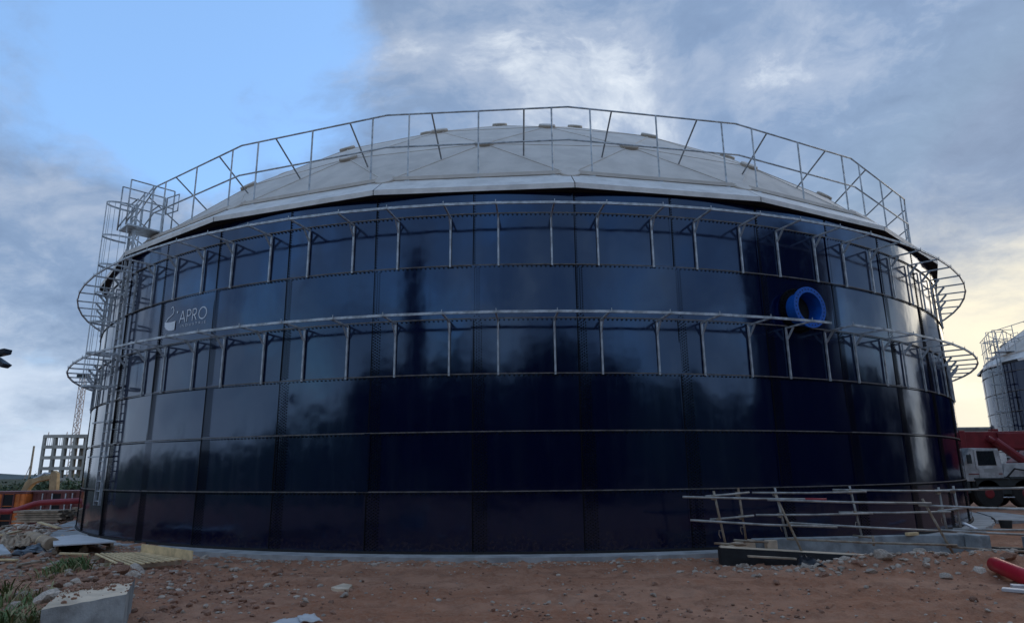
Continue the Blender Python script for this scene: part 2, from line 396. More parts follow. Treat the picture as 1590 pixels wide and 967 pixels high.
def make_tank(name, label, center, N, az0, front, half, opts):
    """N wall columns; az0 azimuth of a seam; front/half: azimuth range built piece by piece"""
    dth = 2 * math.pi / N; R = 19.2290705 * N / 46
    if opts.get('R'): R = opts['R']
    root = empty(name, center, label, 'tank')
    def near(a): return abs((a - front + math.pi) % (2 * math.pi) - math.pi) < half
    rows = [(k * ROW, ROW) for k in range(6)] + [(6 * ROW, .76)]
    # --- wall panels
    SEG = 10
    def panel_mesh(h, am=0.0):
        mb = MB(); vs = []; ns = []
        a0, a1 = -dth / 2 - .003, dth / 2 + .003
        for zz in (-.0, h / 2, h + .0):
            for i in range(SEG + 1):
                a = a0 + (a1 - a0) * i / SEG
                vs.append((R * math.sin(a), -R * math.cos(a) + R, zz - h / 2)); ns.append((math.sin(a), -math.cos(a), 0))
        w = SEG + 1
        fs = [(j * w + i, j * w + i + 1, (j + 1) * w + i + 1, (j + 1) * w + i) for j in range(2) for i in range(SEG)]
        me = bpy.data.meshes.new('wall_panel'); me.from_pydata(vs, [], fs); me.shade_smooth(); me.materials.append(M[opts.get('skin', 'enamel')])
        me.normals_split_custom_set_from_vertices(ns)
        return me
    meshes = {h: panel_mesh(h) for h in (ROW, .76)}
    back = MB()
    for z0, h in rows:
        for k in range(N):
            a = az0 + (k + .5) * dth
            if near(a):
                p = cyl(R, a, z0 + h / 2)
                o = inst('wall_panel', meshes[h], root, p, (rad(random.gauss(0, .32)), rad(random.gauss(0, .04)), a + rad(random.gauss(0, .32))))
            else:
                b0, b1 = a - dth / 2, a + dth / 2
                back.add([cyl(R, b0, z0), cyl(R, b1, z0), cyl(R, b1, z0 + h), cyl(R, b0, z0 + h)], [(0, 1, 2, 3)])
    o = bpy.data.objects.new('wall_panel', back.mesh('rear_wall', M[opts.get('skin', 'enamel')], False)); col.objects.link(o); o.parent = root; o['kind'] = 'stuff'
    # --- dark core right behind the skin (blocks gaps), sealant beads
    core = MB()
    NS = N * 2
    for i in range(NS):
        b0, b1 = i / NS * 2 * math.pi, (i + 1) / NS * 2 * math.pi
        core.add([cyl(R - .06, b0, -.05), cyl(R - .06, b1, -.05), cyl(R - .06, b1, 9.12), cyl(R - .06, b0, 9.12)], [(0, 1, 2, 3)])
    core.build('liner', M['black_and_shade'], root, loc=(0, 0, 0), fix=False).parent = root
    def band(z0, z1, r0, r1, mat, nm, a_from=0.0, a_to=2 * math.pi, seg=None):
        mb = MB(); seg = seg or N * 4
        for i in range(seg):
            b0 = a_from + (a_to - a_from) * i / seg; b1 = a_from + (a_to - a_from) * (i + 1) / seg
            mb.add([cyl(r0, b0, z0), cyl(r0, b1, z0), cyl(r0, b1, z1), cyl(r0, b0, z1), cyl(r1, b0, z0), cyl(r1, b1, z0), cyl(r1, b1, z1), cyl(r1, b0, z1)],
                   [(4, 5, 6, 7), (3, 7, 6, 2), (0, 1, 5, 4)])
        o = mb.build(nm, mat, None, fix=False); o.parent = root; return o
    for k in range(1, 7):
        band(k * ROW - .012, k * ROW + .014, R - .02, R + .018, M['bead'], 'seam_bead')
    band(-.02, .05, R - .02, R + .05, M['black_and_shade'], 'base_angle')
    band(8.98, 9.16, R - .02, R + .06, M['black_and_shade'], 'top_angle')  # angle coloured near-black to stand for shadow under the eave
    # --- bolts
    pos = []; nrm = []
    cols = [6, 6, 5, 4, 3, 1, 1]
    for k in range(N):
        a = az0 + k * dth
        if not near(a): continue
        for r_, ((z0, h), nc) in enumerate(zip(rows, cols)):
            for c in range(nc):
                sp = .074
                zz = np.arange(z0 + .06 + (sp / 2 if c % 2 else 0), z0 + h - .05, sp)
                aa = a + (.035 + c * .058) / R
                for z in zz:
                    pos.append(cyl(R + .004, aa, z)); nrm.append((math.sin(aa), -math.cos(aa), 0))
        for j in range(1, 7):
            for i in range(22):
                aa = a + (i + .5) / 22 * dth
                pos.append(cyl(R + .006, aa, j * ROW - .045)); pos.append(cyl(R + .004, aa + .0008, j * ROW - .047)); nrm.append((math.sin(aa), -math.cos(aa), 0)); nrm.append((math.sin(aa), -math.cos(aa), 0))
    bm_ = hexbolts(np.array([tuple(p) for p in pos]), np.array(nrm), .0175, .022)
    o = bpy.data.objects.new('bolt_heads', bm_); col.objects.link(o); o.parent = root; o['kind'] = 'stuff'
    # vertical lap edges
    for k in range(N):
        a = az0 + k * dth
        if not near(a): continue
        for r_, ((z0, h), nc) in enumerate(zip(rows, cols)):
            w = .02
        mb = MB()
        for z0, h in rows:
            mb.bar(cyl(R + .004, a + random.gauss(0, .0002), z0 + .02), cyl(R + .004, a + random.gauss(0, .0002), z0 + h - .02), .022, .018, cyl(1, a, 0))
        o = mb.build('lap_edge', M['bolt'] , None, fix=False); o.parent = root
    # --- dome
    n2 = N // 2; dn = 2 * math.pi / n2; azc = az0 + dth           # corners on every second seam
    sc = N / 46
    rr = [18.75 * sc, 16.68 * sc, 14.10 * sc, 11.2 * sc, 8.1 * sc, 4.6 * sc]
    rho = 25.5 * sc; zc = 9.72 - math.sqrt(rho ** 2 - rr[0] ** 2)
    zr = [zc + math.sqrt(rho ** 2 - r * r) for r in rr]; ztop = zc + rho
    def tri_mesh(A, B, C):
        A, B, C = Vector(A), Vector(B), Vector(C); ctr = (A + B + C) / 3
        pts = []; L = 5; ids = {}
        n = (B - A).cross(C - A).normalized()
        for i in range(L + 1):
            for j in range(L + 1 - i):
                p = A + (B - A) * (i / L) + (C - A) * (j / L)
                edge = min(i, j, L - i - j) / L
                p = p + n * (.018 * edge + (.008 * mnoise.noise(p * 1.1) if edge > 0 else 0))
                ids[(i, j)] = len(pts); pts.append(p)
        fs = []
        for i in range(L):
            for j in range(L - i):
                fs.append((ids[(i, j)], ids[(i + 1, j)], ids[(i, j + 1)]))
                if i + j < L - 1: fs.append((ids[(i + 1, j)], ids[(i + 1, j + 1)], ids[(i, j + 1)]))
        mb = MB(); mb.add(pts, fs); me = mb.mesh('roof_panel', M['alu'], True)
        me.normals_split_custom_set_from_vertices([tuple((n * .3 + (p - Vector((0, 0, zc))).normalized() * .7).normalized()) for p in pts])
        return me
    for q in range(5):
        o0 = q * dn / 2
        A, B, Cc = cyl(rr[q], o0, zr[q]), cyl(rr[q], o0 + dn, zr[q]), cyl(rr[q + 1], o0 + dn / 2, zr[q + 1])
        D_, E_ = cyl(rr[q + 1], o0 + dn / 2, zr[q + 1]), cyl(rr[q + 1], o0 + dn * 1.5, zr[q + 1])
        m1 = tri_mesh(A, B, Cc); m2 = tri_mesh(B, E_, D_)
        bt = []
        for P_, Q_ in ((A, B), (A, Cc), (B, Cc)):
            b = MB(); nn = ((P_ + Q_) / 2 - Vector((0, 0, zc))).normalized(); sh = (Q_ - P_).normalized() * .15
            b.bar(P_ + sh + nn * .008, Q_ - sh + nn * .008, .04, .018, nn); bt.append(b.mesh('batten', M['alu']))
        disc = MB(); nn = (A - Vector((0, 0, zc))).normalized()
        disc.tube([A + nn * .03, A + nn * .085, A + nn * .095], [.29, .29, .26], 20)
        dm = disc.mesh('node_cover', M['alu'])
        disc = MB(); disc.tube([A - nn * .03, A + nn * .045], [.30, .30], 20); rm_ = disc.mesh('cover_rim', M['rim_brown'])
        for k in range(n2):
            rot = (0, 0, azc + k * dn)
            inst('roof_panel', m1, root, rot=rot); inst('roof_panel', m2, root, rot=rot)
            if q < 4 and near(azc + k * dn + o0):
                for b in bt[(1 if q == 0 else 0):]: inst('batten', b, root, rot=rot)
                inst('cover_rim', rm_, inst('node_cover', dm, root, rot=rot))
    mb = MB()
    for k in range(n2):
        a = azc + 5 * dn / 2 + k * dn
        mb.add([cyl(rr[5], a, zr[5]), cyl(rr[5], a + dn, zr[5]), (0, 0, ztop)], [(0, 1, 2)])
    o = mb.build('roof_crown', M['alu'], None, fix=False); o.parent = root
    # --- eave skirt, one folded sheet for each side
    Re = R + .30
    def eave_piece():
        prof = [(Re - .42, 8.985), (Re, 8.985), (Re + .01, 9.125), (Re - .035, 9.155), (rr[0] + .10, 9.67), (rr[0] + .02, 9.735)]
        mb = MB(); vs = []
        for a in (.0006, dn - .0006):
            for r, z in prof: vs.append(cyl(r, a, z))
        m = len(prof)
        mb.add(vs, [(i, i + m, i + 1 + m, i + 1) for i in range(m - 1)]); return mb.mesh('eave_skirt', M['alu_trim'])
    ep = eave_piece()
    ep.materials.append(M['black_and_shade']); ep.polygons[0].material_index = 1  # underside of the sheet blackened to paint the eave shadow
    curb = MB(); curb.bar(cyl(rr[0] + .03, .012, 9.735), cyl(rr[0] + .03, dn - .012, 9.735), .14, .10)
    cm = curb.mesh('eave_curb', M['alu'])
    for k in range(n2):
        inst('eave_skirt', ep, root, rot=(0, 0, azc + k * dn)); inst('eave_curb', cm, root, rot=(0, 0, azc + k * dn))
    # --- guard rail around the roof edge
    rg = rr[0] + .05; zt, zm = 11.72, 10.72
    tr = .026
    def seg_mesh(nm, z):
        mb = MB(); mb.tube([cyl(rg, 0, z), cyl(rg, dn, z)], tr, 8); return mb.mesh(nm, M['galv'], True)
    topm, midm = seg_mesh('top_rail', zt), seg_mesh('mid_rail', zm)
    def chord(f, z, inward=0.0):
        p = cyl(rg, 0, z).lerp(cyl(rg, dn, z), f); h = Vector((p.x, p.y, 0)).normalized(); return p - h * inward
    posts = []
    for f in (.125, .51, .91):
        mb = MB(); mb.tube([chord(f, 9.66), chord(f, zt)], tr, 8); p = chord(f, 9.80)
        mb.box(p.x - .07, p.x + .07, p.y - .07, p.y + .07, 9.60, 9.78); posts.append(mb.mesh('post', M['galv'], False))
    braces = []
    for f in (.25, .76):
        mb = MB(); p = chord(f, 10.80, 1.27); mb.tube([chord(f, zt), p], tr * .95, 8); mb.box(p.x - .06, p.x + .06, p.y - .06, p.y + .06, p.z - .1, p.z + .02); braces.append(mb.mesh('brace', M['galv_dark'], False))
    for k in range(n2):
        a = azc + k * dn
        if not near(a + dn / 2): continue
        if opts.get('rail_gap') and opts['rail_gap'][0] < a + dn / 2 < opts['rail_gap'][1]: continue
        t = inst('top_rail', topm, root, rot=(0, 0, a))
        inst('mid_rail', midm, t)
        for p in posts: inst('post', p, t)
        for p in braces: inst('brace', p, t)
    # --- walkway brackets
    Ro = R + .94
    if opts.get('walk', True):
        for zw, zf in ((8.29, 6.96), (5.53, 4.16)):
            mb = MB(); mb.bar(cyl(R + .03, 0, zw), cyl(Ro, 0, zw), .038, .045); arm = mb.mesh('bracket_arm', M['galv'])
            mb = MB(); mb.bar(cyl(R + .045, 0, zf), cyl(R + .045, 0, zw - .028), .044, .045, (0, -1, 0)); mb.tube([(0, -R - .06, zf + .06), (0, -R - .085, zf + .06)], .014, 6); leg = mb.mesh('leg', M['galv'])
            mb = MB(); mb.bar(cyl(R + .07, 0, zw - .30), cyl(R + .32, 0, zw - .025), .012, .07); knee = mb.mesh('knee_brace', M['galv'])
            mb = MB(); mb.bar(cyl(R + .025, -1.85 * math.pi / 180, zw - .01), cyl(R + .025, 2 * math.pi / 180, zw - .01), .03, .05); 
            az = []
            for k in range(N):
                for d in (-1.8, 1.9):
                    a = az0 + k * dth + rad(d) * 46 / N
                    if near(a): az.append(((a - front + math.pi) % (2 * math.pi) - math.pi + front))
            az.sort()
            lens = {}
            for i, a in enumerate(az):
                ao = a + random.gauss(0, .0012)
                t = inst('bracket_arm', arm, root, rot=(0, 0, ao)); inst('leg', leg, t); inst('knee_brace', knee, t)
                if i + 1 < len(az):
                    d = az[i + 1] - a
                    if d > dth: continue
                    frac = 1.0
                    if opts.get('rail_cut') and zw < 6 and a < opts['rail_cut'] < az[i + 1]: frac = (opts['rail_cut'] - a) / d
                    key = (round(d, 4), round(frac, 3))
                    if key not in lens:
                        mb = MB(); p0, p1 = cyl(Ro, 0, zw + .012), cyl(Ro, d, zw + .012); p1 = p0.lerp(p1, frac * .997)
                        mb.bar(p0, p1, .04, .062); 
                        mb.bar(p0 + Vector((0, -.028, -.02)), p0 + Vector((0.001, -.028, .08)), .012, .02)
                        lens[key] = mb.mesh('walkway_rail', M['galv'])
                    inst('walkway_rail', lens[key], root, rot=(0, 0, a))
    # --- caged ladder
    if 'ladder' in opts:
        al = opts['ladder']; rl = R + .20; zl0, zl1 = .95, 10.75
        T = Vector((math.cos(al), math.sin(al), 0)); Nn = Vector((math.sin(al), -math.cos(al), 0)); c0 = cyl(rl, al, 0)
        mb = MB()
        for s in (-1, 1): mb.bar(c0 + T * .225 * s + Vector((0, 0, zl0)), c0 + T * .225 * s + Vector((0, 0, zl1)), .035, .075, Nn)
        lad = mb.build('ladder', M['galv'], None, fix=False); lad.parent = root
        rm = MB(); rm.tube([c0 - T * .21, c0 + T * .21], .018, 8); rm = rm.mesh('rung', M['galv'], True)
        for i in range(34): inst('rung', rm, lad, (0, 0, zl0 + .12 + i * .30))
        hm = MB(); pts = []
        for i in range(17):
            t = math.pi * i / 16
            pts.append(c0 + T * (-.34 * math.cos(t)) + Nn * (.04 + .82 * math.sin(t) ** .8))
        for i in range(16): hm.bar(pts[i], pts[i + 1], .012, .06)
        hm = hm.mesh('cage_hoop', M['galv'])
        for z in (4.55, 5.6, 6.6, 7.55, 8.5, 9.5, 10.65): inst('cage_hoop', hm, lad, (0, 0, z))
        for i in (1, 4, 6, 8, 10, 12, 15):
            mb = MB(); mb.bar(pts[i] + Vector((0, 0, 4.5)), pts[i] + Vector((0, 0, 10.67)), .03, .008, Nn)
            mb.build('cage_bar', M['galv'], None, fix=False).parent = lad
        for z in (2.1, 3.25, 4.45, 5.9, 7.3, 8.6):
            mb = MB()
            for s in (-1, 1): mb.bar(c0 + T * .225 * s + Vector((0, 0, z)), cyl(R, al, z) + T * .225 * s, .05, .012)
            mb.build('stand_off', M['galv'], None, fix=False).parent = lad
        for z in (2.42, 3.52, 4.62):
            mb = MB(); mb.bar(c0 + T * .3 + Vector((0, 0, z)) - Nn * .03, c0 - T * 1.55 + Vector((0, 0, z)) - Nn * .03, .07, .045)
            mb.build('cross_bar', M['galv'], None, fix=False).parent = lad
        # landing at the eave
        up = lambda p, z: Vector((p.x, p.y, z))
        cL = c0 + Nn * .38
        pl = MB(); 
        ctr = cL - Nn * .75
        pl.bar(up(cL, 9.92) - Nn * .1, up(cL, 9.92) - Nn * 1.5, .9, .05)
        plat = pl.build('landing', M['galv'], None, fix=False); plat.parent = root
        def rail(ptss, r=.024):
            mb = MB(); mb.tube(ptss, r, 8); mb.build('landing_rail', M['galv'], None, True, fix=False).parent = plat
        for s in (-1, 1):
            b = cL + T * .42 * s
            for n_ in (-.05, -.75, -1.45):
                rail([up(b + Nn * n_, 9.9), up(b + Nn * n_, 11.5)])
            rail([up(b - Nn * .05, 11.5), up(b - Nn * 1.45, 11.5)]); rail([up(b - Nn * .05, 10.85), up(b - Nn * 1.45, 10.85)])
            rail([up(b - Nn * .05, 10.0), up(b - Nn * .75, 11.45)])
        for n_ in (-.3, -1.0):
            rail([up(cL - T * .42 + Nn * n_, 10.85), up(cL + T * .42 + Nn * n_, 10.85)])
        g2 = [cL + T * .5 - Nn * 1.2, cL + T * 1.15 - Nn * 1.35]
        rail([up(g2[0], 10.55), up(g2[1], 10.55), up(g2[1], 11.15), up(g2[0], 11.15), up(g2[0], 10.55)])
    return root, R

N1 = 46; DTH = 2 * math.pi / N1; AZ0 = -.059734
tank, R = make_tank('storage_tank', 'huge navy bolted steel tank with pale domed roof and two rings of brackets', (0, 0, 0), N1, AZ0, 0.0, rad(105),
                    dict(ladder=rad(-42.2), rail_cut=rad(23.9)))

# blue flanged nozzle (part of the tank)
an, zn = rad(23.45), 6.06
def nozzle():
    nrm = cyl(1, an, 0); c = cyl(R, an, zn); n = 40
    ux = Vector((math.cos(an), math.sin(an), 0)); uz = Vector((0, 0, 1))
    def lathe(prof, mat, nm, parent, close=True):
        mb = MB(); vs = []
        for (d, r) in prof:
            for k in range(n):
                t = 2 * math.pi * k / n; vs.append(c + nrm * d + (ux * math.cos(t) + uz * math.sin(t)) * r)
        m = len(prof); fs = []
        for i in range(m if close else m - 1):
            for k in range(n): fs.append((i * n + k, i * n + (k + 1) % n, ((i + 1) % m) * n + (k + 1) % n, ((i + 1) % m) * n + k))
        mb.add(vs, fs); o = mb.build(nm, mat, None, False); o.parent = parent; return o
    noz = lathe([(-.1, .45), (.40, .45), (.40, .415), (-.1, .415)], M['blue'], 'nozzle', tank)
    fl = lathe([(.40, .565), (.455, .565), (.455, .415), (.40, .415)], M['blue'], 'flange', noz)
    lathe([(.0, .62), (.05, .62), (.05, .44), (.0, .44)], M['bolt'], 'backing_ring', noz)
    lathe([(.02, .41), (.03, .40), (.03, .02), (.02, .02)], M['dark'], 'throat', noz)
    mb = MB()
    for k in range(28):
        t = 2 * math.pi * k / 28; p = c + (ux * math.cos(t) + uz * math.sin(t)) * .495
        mb.tube([p + nrm * .455, p + nrm * .463], .017, 8)
    o = mb.build('bolt_hole', M['dark'], None, fix=False); o.parent = noz; o['kind'] = 'stuff'
    mb = MB()
    for k in range(36):
        t = 2 * math.pi * k / 36; p = c + (ux * math.cos(t) + uz * math.sin(t)) * .575
        mb.tube([p + nrm * .05, p + nrm * .09], .022, 6)
    o = mb.build('stud', M['bolt'], None, fix=False); o.parent = noz; o['kind'] = 'stuff'
    noz['label'] = 'bright blue open flanged pipe stub'
nozzle()

# logo and lettering on the wall
def logo():
    a0 = rad(-33.9); rL = R + .013
    def P(x, y):     # x, y in units read off the sign
        s = x * .00671 - .81 + .02; t = 6.27 - (y - 295 + .150 * (x - 240)) * .0037
        return (s, t)
    def wall(s, t, r=rL): return cyl(r, a0 + s / R, t)
    def ribbon(mb, pts, w):
        pts = [Vector(p) for p in pts]
        L, Rr = [], []
        for i, p in enumerate(pts):
            d = (pts[min(i + 1, len(pts) - 1)] - pts[max(i - 1, 0)]).normalized(); nn = Vector((-d.y, d.x)) * w / 2
            L.append(p + nn); Rr.append(p - nn)
        o = len(mb.v)
        for a, b in zip(L, Rr): mb.v.append(tuple(wall(*a))); mb.v.append(tuple(wall(*b)))
        for i in range(len(pts) - 1): mb.f.append((o + 2 * i, o + 2 * i + 1, o + 2 * i + 3, o + 2 * i + 2))
    def V(*p): return Vector(p)
    # letters A P R O, thin geometric strokes
    mb = MB(); H = .36; w = .030
    x0 = .80; z0 = 6.20
    def line(*pts): ribbon(mb, [(x0 + x, z0 + y) for x, y in pts], w)
    def arc(cx, cz, rx, rz, t0, t1, n=14): return [(cx + rx * math.cos(rad(t0 + (t1 - t0) * i / n)), cz + rz * math.sin(rad(t0 + (t1 - t0) * i / n))) for i in range(n + 1)]
    line((0, 0), (.145, H)); line((.145, H), (.29, 0)); line((.06, .12), (.235, .12))
    b = .375
    line((b, 0), (b, H)); line((b, H - .012), (b + .09, H - .012), *arc(b + .09, H - .10, .085, .088, 90, -90), (b, H - .188))
    b = .635
    line((b, 0), (b, H)); line((b, H - .012), (b + .09, H - .012), *arc(b + .09, H - .10, .085, .088, 90, -90), (b, H - .188)); line((b + .07, H - .19), (b + .19, 0))
    line(*arc(1.085, H / 2, .165, H / 2 - .01, 0, 360, 30))
    o = mb.build('lettering', M['white'], None, fix=False); o.parent = tank; o['label'] = 'white thin lettering reading APRO'
    # mark: hooked stroke, filled bowl and a dot
    mb = MB()
    ribbon(mb, [P(*p) for p in [(163, 190), (172, 174), (181, 178), (187, 205), (184, 232), (166, 252), (144, 270), (129, 298)]], .026)
    bowl = [P(*p) for p in [(122, 300), (150, 303), (180, 300), (208, 292), (206, 366), (185, 372), (160, 370), (138, 358), (124, 334)]]
    cx = sum(p[0] for p in bowl) / len(bowl); cz = sum(p[1] for p in bowl) / len(bowl); o = len(mb.v)
    mb.v.append(tuple(wall(cx, cz))); 
    for p in bowl: mb.v.append(tuple(wall(*p)))
    for i in range(len(bowl)): mb.f.append((o, o + 1 + i, o + 1 + (i + 1) % len(bowl)))
    d = P(217, 222); o = len(mb.v)
    for k in range(12): mb.v.append(tuple(wall(d[0] + .034 * math.cos(k * math.pi / 6), d[1] + .034 * math.sin(k * math.pi / 6))))
    mb.f.append(tuple(range(o, o + 12)))
    o = mb.build('emblem', M['white'], None, fix=False); o.parent = tank; o['label'] = 'white swan-necked emblem with dot'
    # small second line
    cu = bpy.data.curves.new('t', 'FONT'); cu.body = 'INDUSTRIE'; cu.size = .105; cu.space_character = 1.75; cu.offset = -.001
    to = bpy.data.objects.new('t', cu); col.objects.link(to)
    bpy.context.view_layer.update()
    me = bpy.data.meshes.new_from_object(to.evaluated_get(bpy.context.evaluated_depsgraph_get()))
    bpy.data.objects.remove(to); 
    wv = max(v.co.x for v in me.vertices)
    for v in me.vertices:
        x, y = v.co.x * 1.19 / wv, v.co.y
        v.co = wall(.86 + x, 6.065 + y)
    me.materials.clear(); me.materials.append(M['white'])
    o = bpy.data.objects.new('lettering', me); col.objects.link(o); o.parent = tank; o['label'] = 'small spaced lettering reading INDUSTRIE'
logo()

# footing ring and apron slabs
def ring_slab(name, r0, r1, a0, a1, z0, z1, mat, seg=120, wob=0.0):
    mb = MB()
    for i in range(seg):
        b0 = a0 + (a1 - a0) * i / seg; b1 = a0 + (a1 - a0) * (i + 1) / seg
        w0 = wob * fbm(np.array([b0 * 40]), np.array([1.0]), 3)[0] if wob else 0; w1 = wob * fbm(np.array([b1 * 40]), np.array([1.0]), 3)[0] if wob else 0
        mb.add([cyl(r0, b0, z1), cyl(r0, b1, z1), cyl(r1 + w1, b1, z1), cyl(r1 + w0, b0, z1), cyl(r1 + w0, b0, z0), cyl(r1 + w1, b1, z0)], [(0, 3, 2, 1), (3, 4, 5, 2)])
    return mb.build(name, mat, None, fix=False)
tag(ring_slab('tank_footing', 19.0, 19.86, -math.pi, math.pi, -.5, -.008, M['conc'], 400, .08), 'pale concrete footing ring under the navy tank', 'footing')
def slab(name, pts, z0, z1, mat, label, cat):
    n = len(pts); mb = MB()
    mb.add([(p[0], p[1], z1) for p in pts] + [(p[0], p[1], z0) for p in pts], [tuple(range(n))] + [(i, (i + 1) % n, (i + 1) % n + n, i + n) for i in range(n)])
    o = mb.build(name, mat); return tag(o, label, cat)
pts = [at_z(x, y, .02) for x, y in ((72, 829), (92, 836), (140, 833), (129, 824), (124, 816), (116, 813))]
slab('concrete_apron', pts, -.5, .02, M['conc'], 'grey concrete apron slab beside the ladder foot of the tank', 'slab')
pts = [cyl(r, rad(a), 0) for r, a in ((19.9, 56), (19.9, 58), (19.9, 62), (19.9, 70), (20.6, 70), (21.5, 62), (21.2, 57))]
slab('concrete_apron', pts, -.5, .02, M['conc'], 'pale concrete apron slab at the right edge of the tank near the crane', 'slab')

# ------------------------------------------------------------------ second tank, far right, and tanks mirrored in the wall
d = ray(1519, 600); dh = Vector((d.x, d.y, 0)).normalized(); perp = Vector((dh.y, -dh.x, 0))
N2 = 30; R2 = 19.2290705 * N2 / 46
c2 = Vector((0, -CAM_D, 0)) + dh * 66 + perp * (R2 + .3)
fa = math.atan2(-c2.x, CAM_D + c2.y)      # azimuth of the side that faces the camera
far_tank, _ = make_tank('storage_tank', 'smaller distant blue-grey tank with ladder behind the red crane', (c2.x, c2.y, 0), N2, 0.05, fa, rad(80),
                        dict(ladder=fa - rad(52), walk=False, skin='enamel_far'))

# unseen: tower and silo guessed from reflections, bank added to darken the enamel
def shaft(name, x, y, w, h, label, cat):
    root = empty(name, (x, y, -.3), label, cat)
    mb = MB(); mb.box(x - w / 2, x + w / 2, y - w / 2, y + w / 2, -.3, h); o = mb.build('wall', M['bitumen'], root); bevel(o, .05)
    mb = MB(); mb.box(x - w / 2 - .2, x + w / 2 + .2, y - w / 2 - .2, y + w / 2 + .2, h, h + .4); mb.build('cap', M['conc'], root)
    for k in range(5):
        mb = MB(); mb.box(x - .4, x + .4, y + w / 2, y + w / 2 + .03, 1.5 + k * 3.4, 2.6 + k * 3.4); mb.build('opening', M['dark'], root)
    return root
shaft('lift_shaft', -15.3, -46.8, 2.5, 17.5, 'dark slim tower behind the photographer, mirrored in the enamel left of centre', 'tower')
def silo(x, y, r, h, label):
    root = empty('dark_silo', (x, y, -.3), label, 'silo')
    for k in range(8):
        mb = MB(); mb.tube([(x, y, -.3 + k * h / 8), (x, y, -.3 + (k + 1) * h / 8 - .02)], r, 40, cap=False); mb.build('ring', M['bitumen'], root, True)
    mb = MB(); mb.tube([(x, y, h - .3), (x, y, h + 1.2), (x, y, h + 1.6)], [r, r * .55, .2], 40); mb.build('roof', M['conc'], root)
silo(32.5, -27.5, 7.0, 15.5, 'tall dark silo right of the photographer, mirrored in the enamel by the blue nozzle')

def bank():  # unseen bank added to darken low reflections, leaf colour picked for its darkness
    path = [(-70, 4), (-62, -14), (-52, -32), (-38, -45), (-18, -52), (4, -55), (26, -53), (44, -44), (58, -30), (66, -12)]
    hs = [3.2, 3.4, 4.0, 6.0, 8.2, 8.6, 8.6, 8.2, 7.2, 6.5]
    mb = MB(); n = 160; prof = [(-9, -.02), (-5, .55), (-1.5, .96), (1.2, 1.0), (5, .5), (9, -.02)]
    vs = []
    for i in range(n + 1):
        f = i / n * (len(path) - 1); k = min(int(f), len(path) - 2); t = f - k
        p = Vector(path[k]).lerp(Vector(path[k + 1]), t); h = hs[k] * (1 - t) + hs[k + 1] * t
        d = (Vector(path[k + 1]) - Vector(path[k])).normalized(); nn = Vector((-d.y, d.x))
        for o_, z_ in prof:
            q = p + nn * o_; b = mnoise.fractal(Vector((q.x * .12, q.y * .12, 2.0)), 1.0, 2.0, 4)
            vs.append((q.x, q.y, -.25 + h * max(z_, 0) * (1 + .22 * b) - (.2 if z_ < 0 else 0)))
    m = len(prof)
    mb.add(vs, [(i * m + j, (i + 1) * m + j, (i + 1) * m + j + 1, i * m + j + 1) for i in range(n) for j in range(m - 1)])
    o = mb.build('reflection_bank', M['leaf'], None, True, fix=True); tag(o, 'long dark bank added behind the photographer to darken the low enamel reflections', kind='structure')
bank()

# ------------------------------------------------------------------ outlet channel and scaffold railing, right
root = empty('outlet_channel', (7.5, -20, -.1), 'low concrete outlet channel with black-coated front wall under the scaffold rails', 'channel')
def wallseg(nm, a, b, za0, za1, zb0, zb1, th, mat, par):
    a = Vector(a); b = Vector(b); d = (b - a).normalized(); n = Vector((-d.y, d.x)) * th
    mb = MB(); p = [a, b, b + n, a + n]
    zz0 = [za0, zb0, zb0, za0]; zz1 = [za1, zb1, zb1, za1]
    mb.hexa([(q.x, q.y, z) for q, z in zip(p, zz0)] + [(q.x, q.y, z) for q, z in zip(p, zz1)])
    o = mb.build(nm, mat, par); bevel(o, .015); return o
fw = wallseg('front_wall', (4.22, -20.62), (8.9, -20.75), -.4, .27, -.4, -.01, .20, M['conc_pale'], root)
mb = MB()
mb.hexa([(4.2, -20.635, -.4), (8.9, -20.765, -.4), (8.9, -20.752, -.4), (4.2, -20.625, -.4), (4.2, -20.635, .25), (8.9, -20.765, -.03), (8.9, -20.752, -.03), (4.2, -20.625, .25)])
mb.hexa([(4.20, -20.63, -.4), (4.215, -20.63, -.4), (4.215, -20.43, -.4), (4.20, -20.43, -.4), (4.20, -20.63, .25), (4.215, -20.63, .25), (4.215, -20.43, .25), (4.20, -20.43, .25)])
mb.build('coating', M['bitumen'], fw)
bw = wallseg('back_wall', (5.35, -19.45), (10.75, -18.75), -.4, .30, -.4, .30, .22, M['conc_blue'], root)
wallseg('end_wall', (4.45, -20.42), (5.35, -19.45), -.4, .26, -.4, .29, .22, M['conc_pale'], root)
wallseg('pier', (5.55, -19.62), (5.80, -19.59), -.4, .285, -.4, .285, .15, M['conc_pale'], root)
wallseg('channel_floor', (4.4, -20.45), (11.2, -20.7), -.3, -.17, -.3, -.17, 1.7, M['conc'], root)
wallseg('pier', (10.55, -19.25), (10.85, -19.2), -.4, .31, -.4, .31, .42, M['conc_blue'], root)
wallseg('back_wall', (10.95, -19.3), (11.65, -19.2), -.4, .05, -.4, .02, .3, M['bitumen'], root)
wallseg('pier', (11.7, -19.5), (12.9, -19.4), -.4, .27, -.4, .27, .45, M['conc_blue'], root)

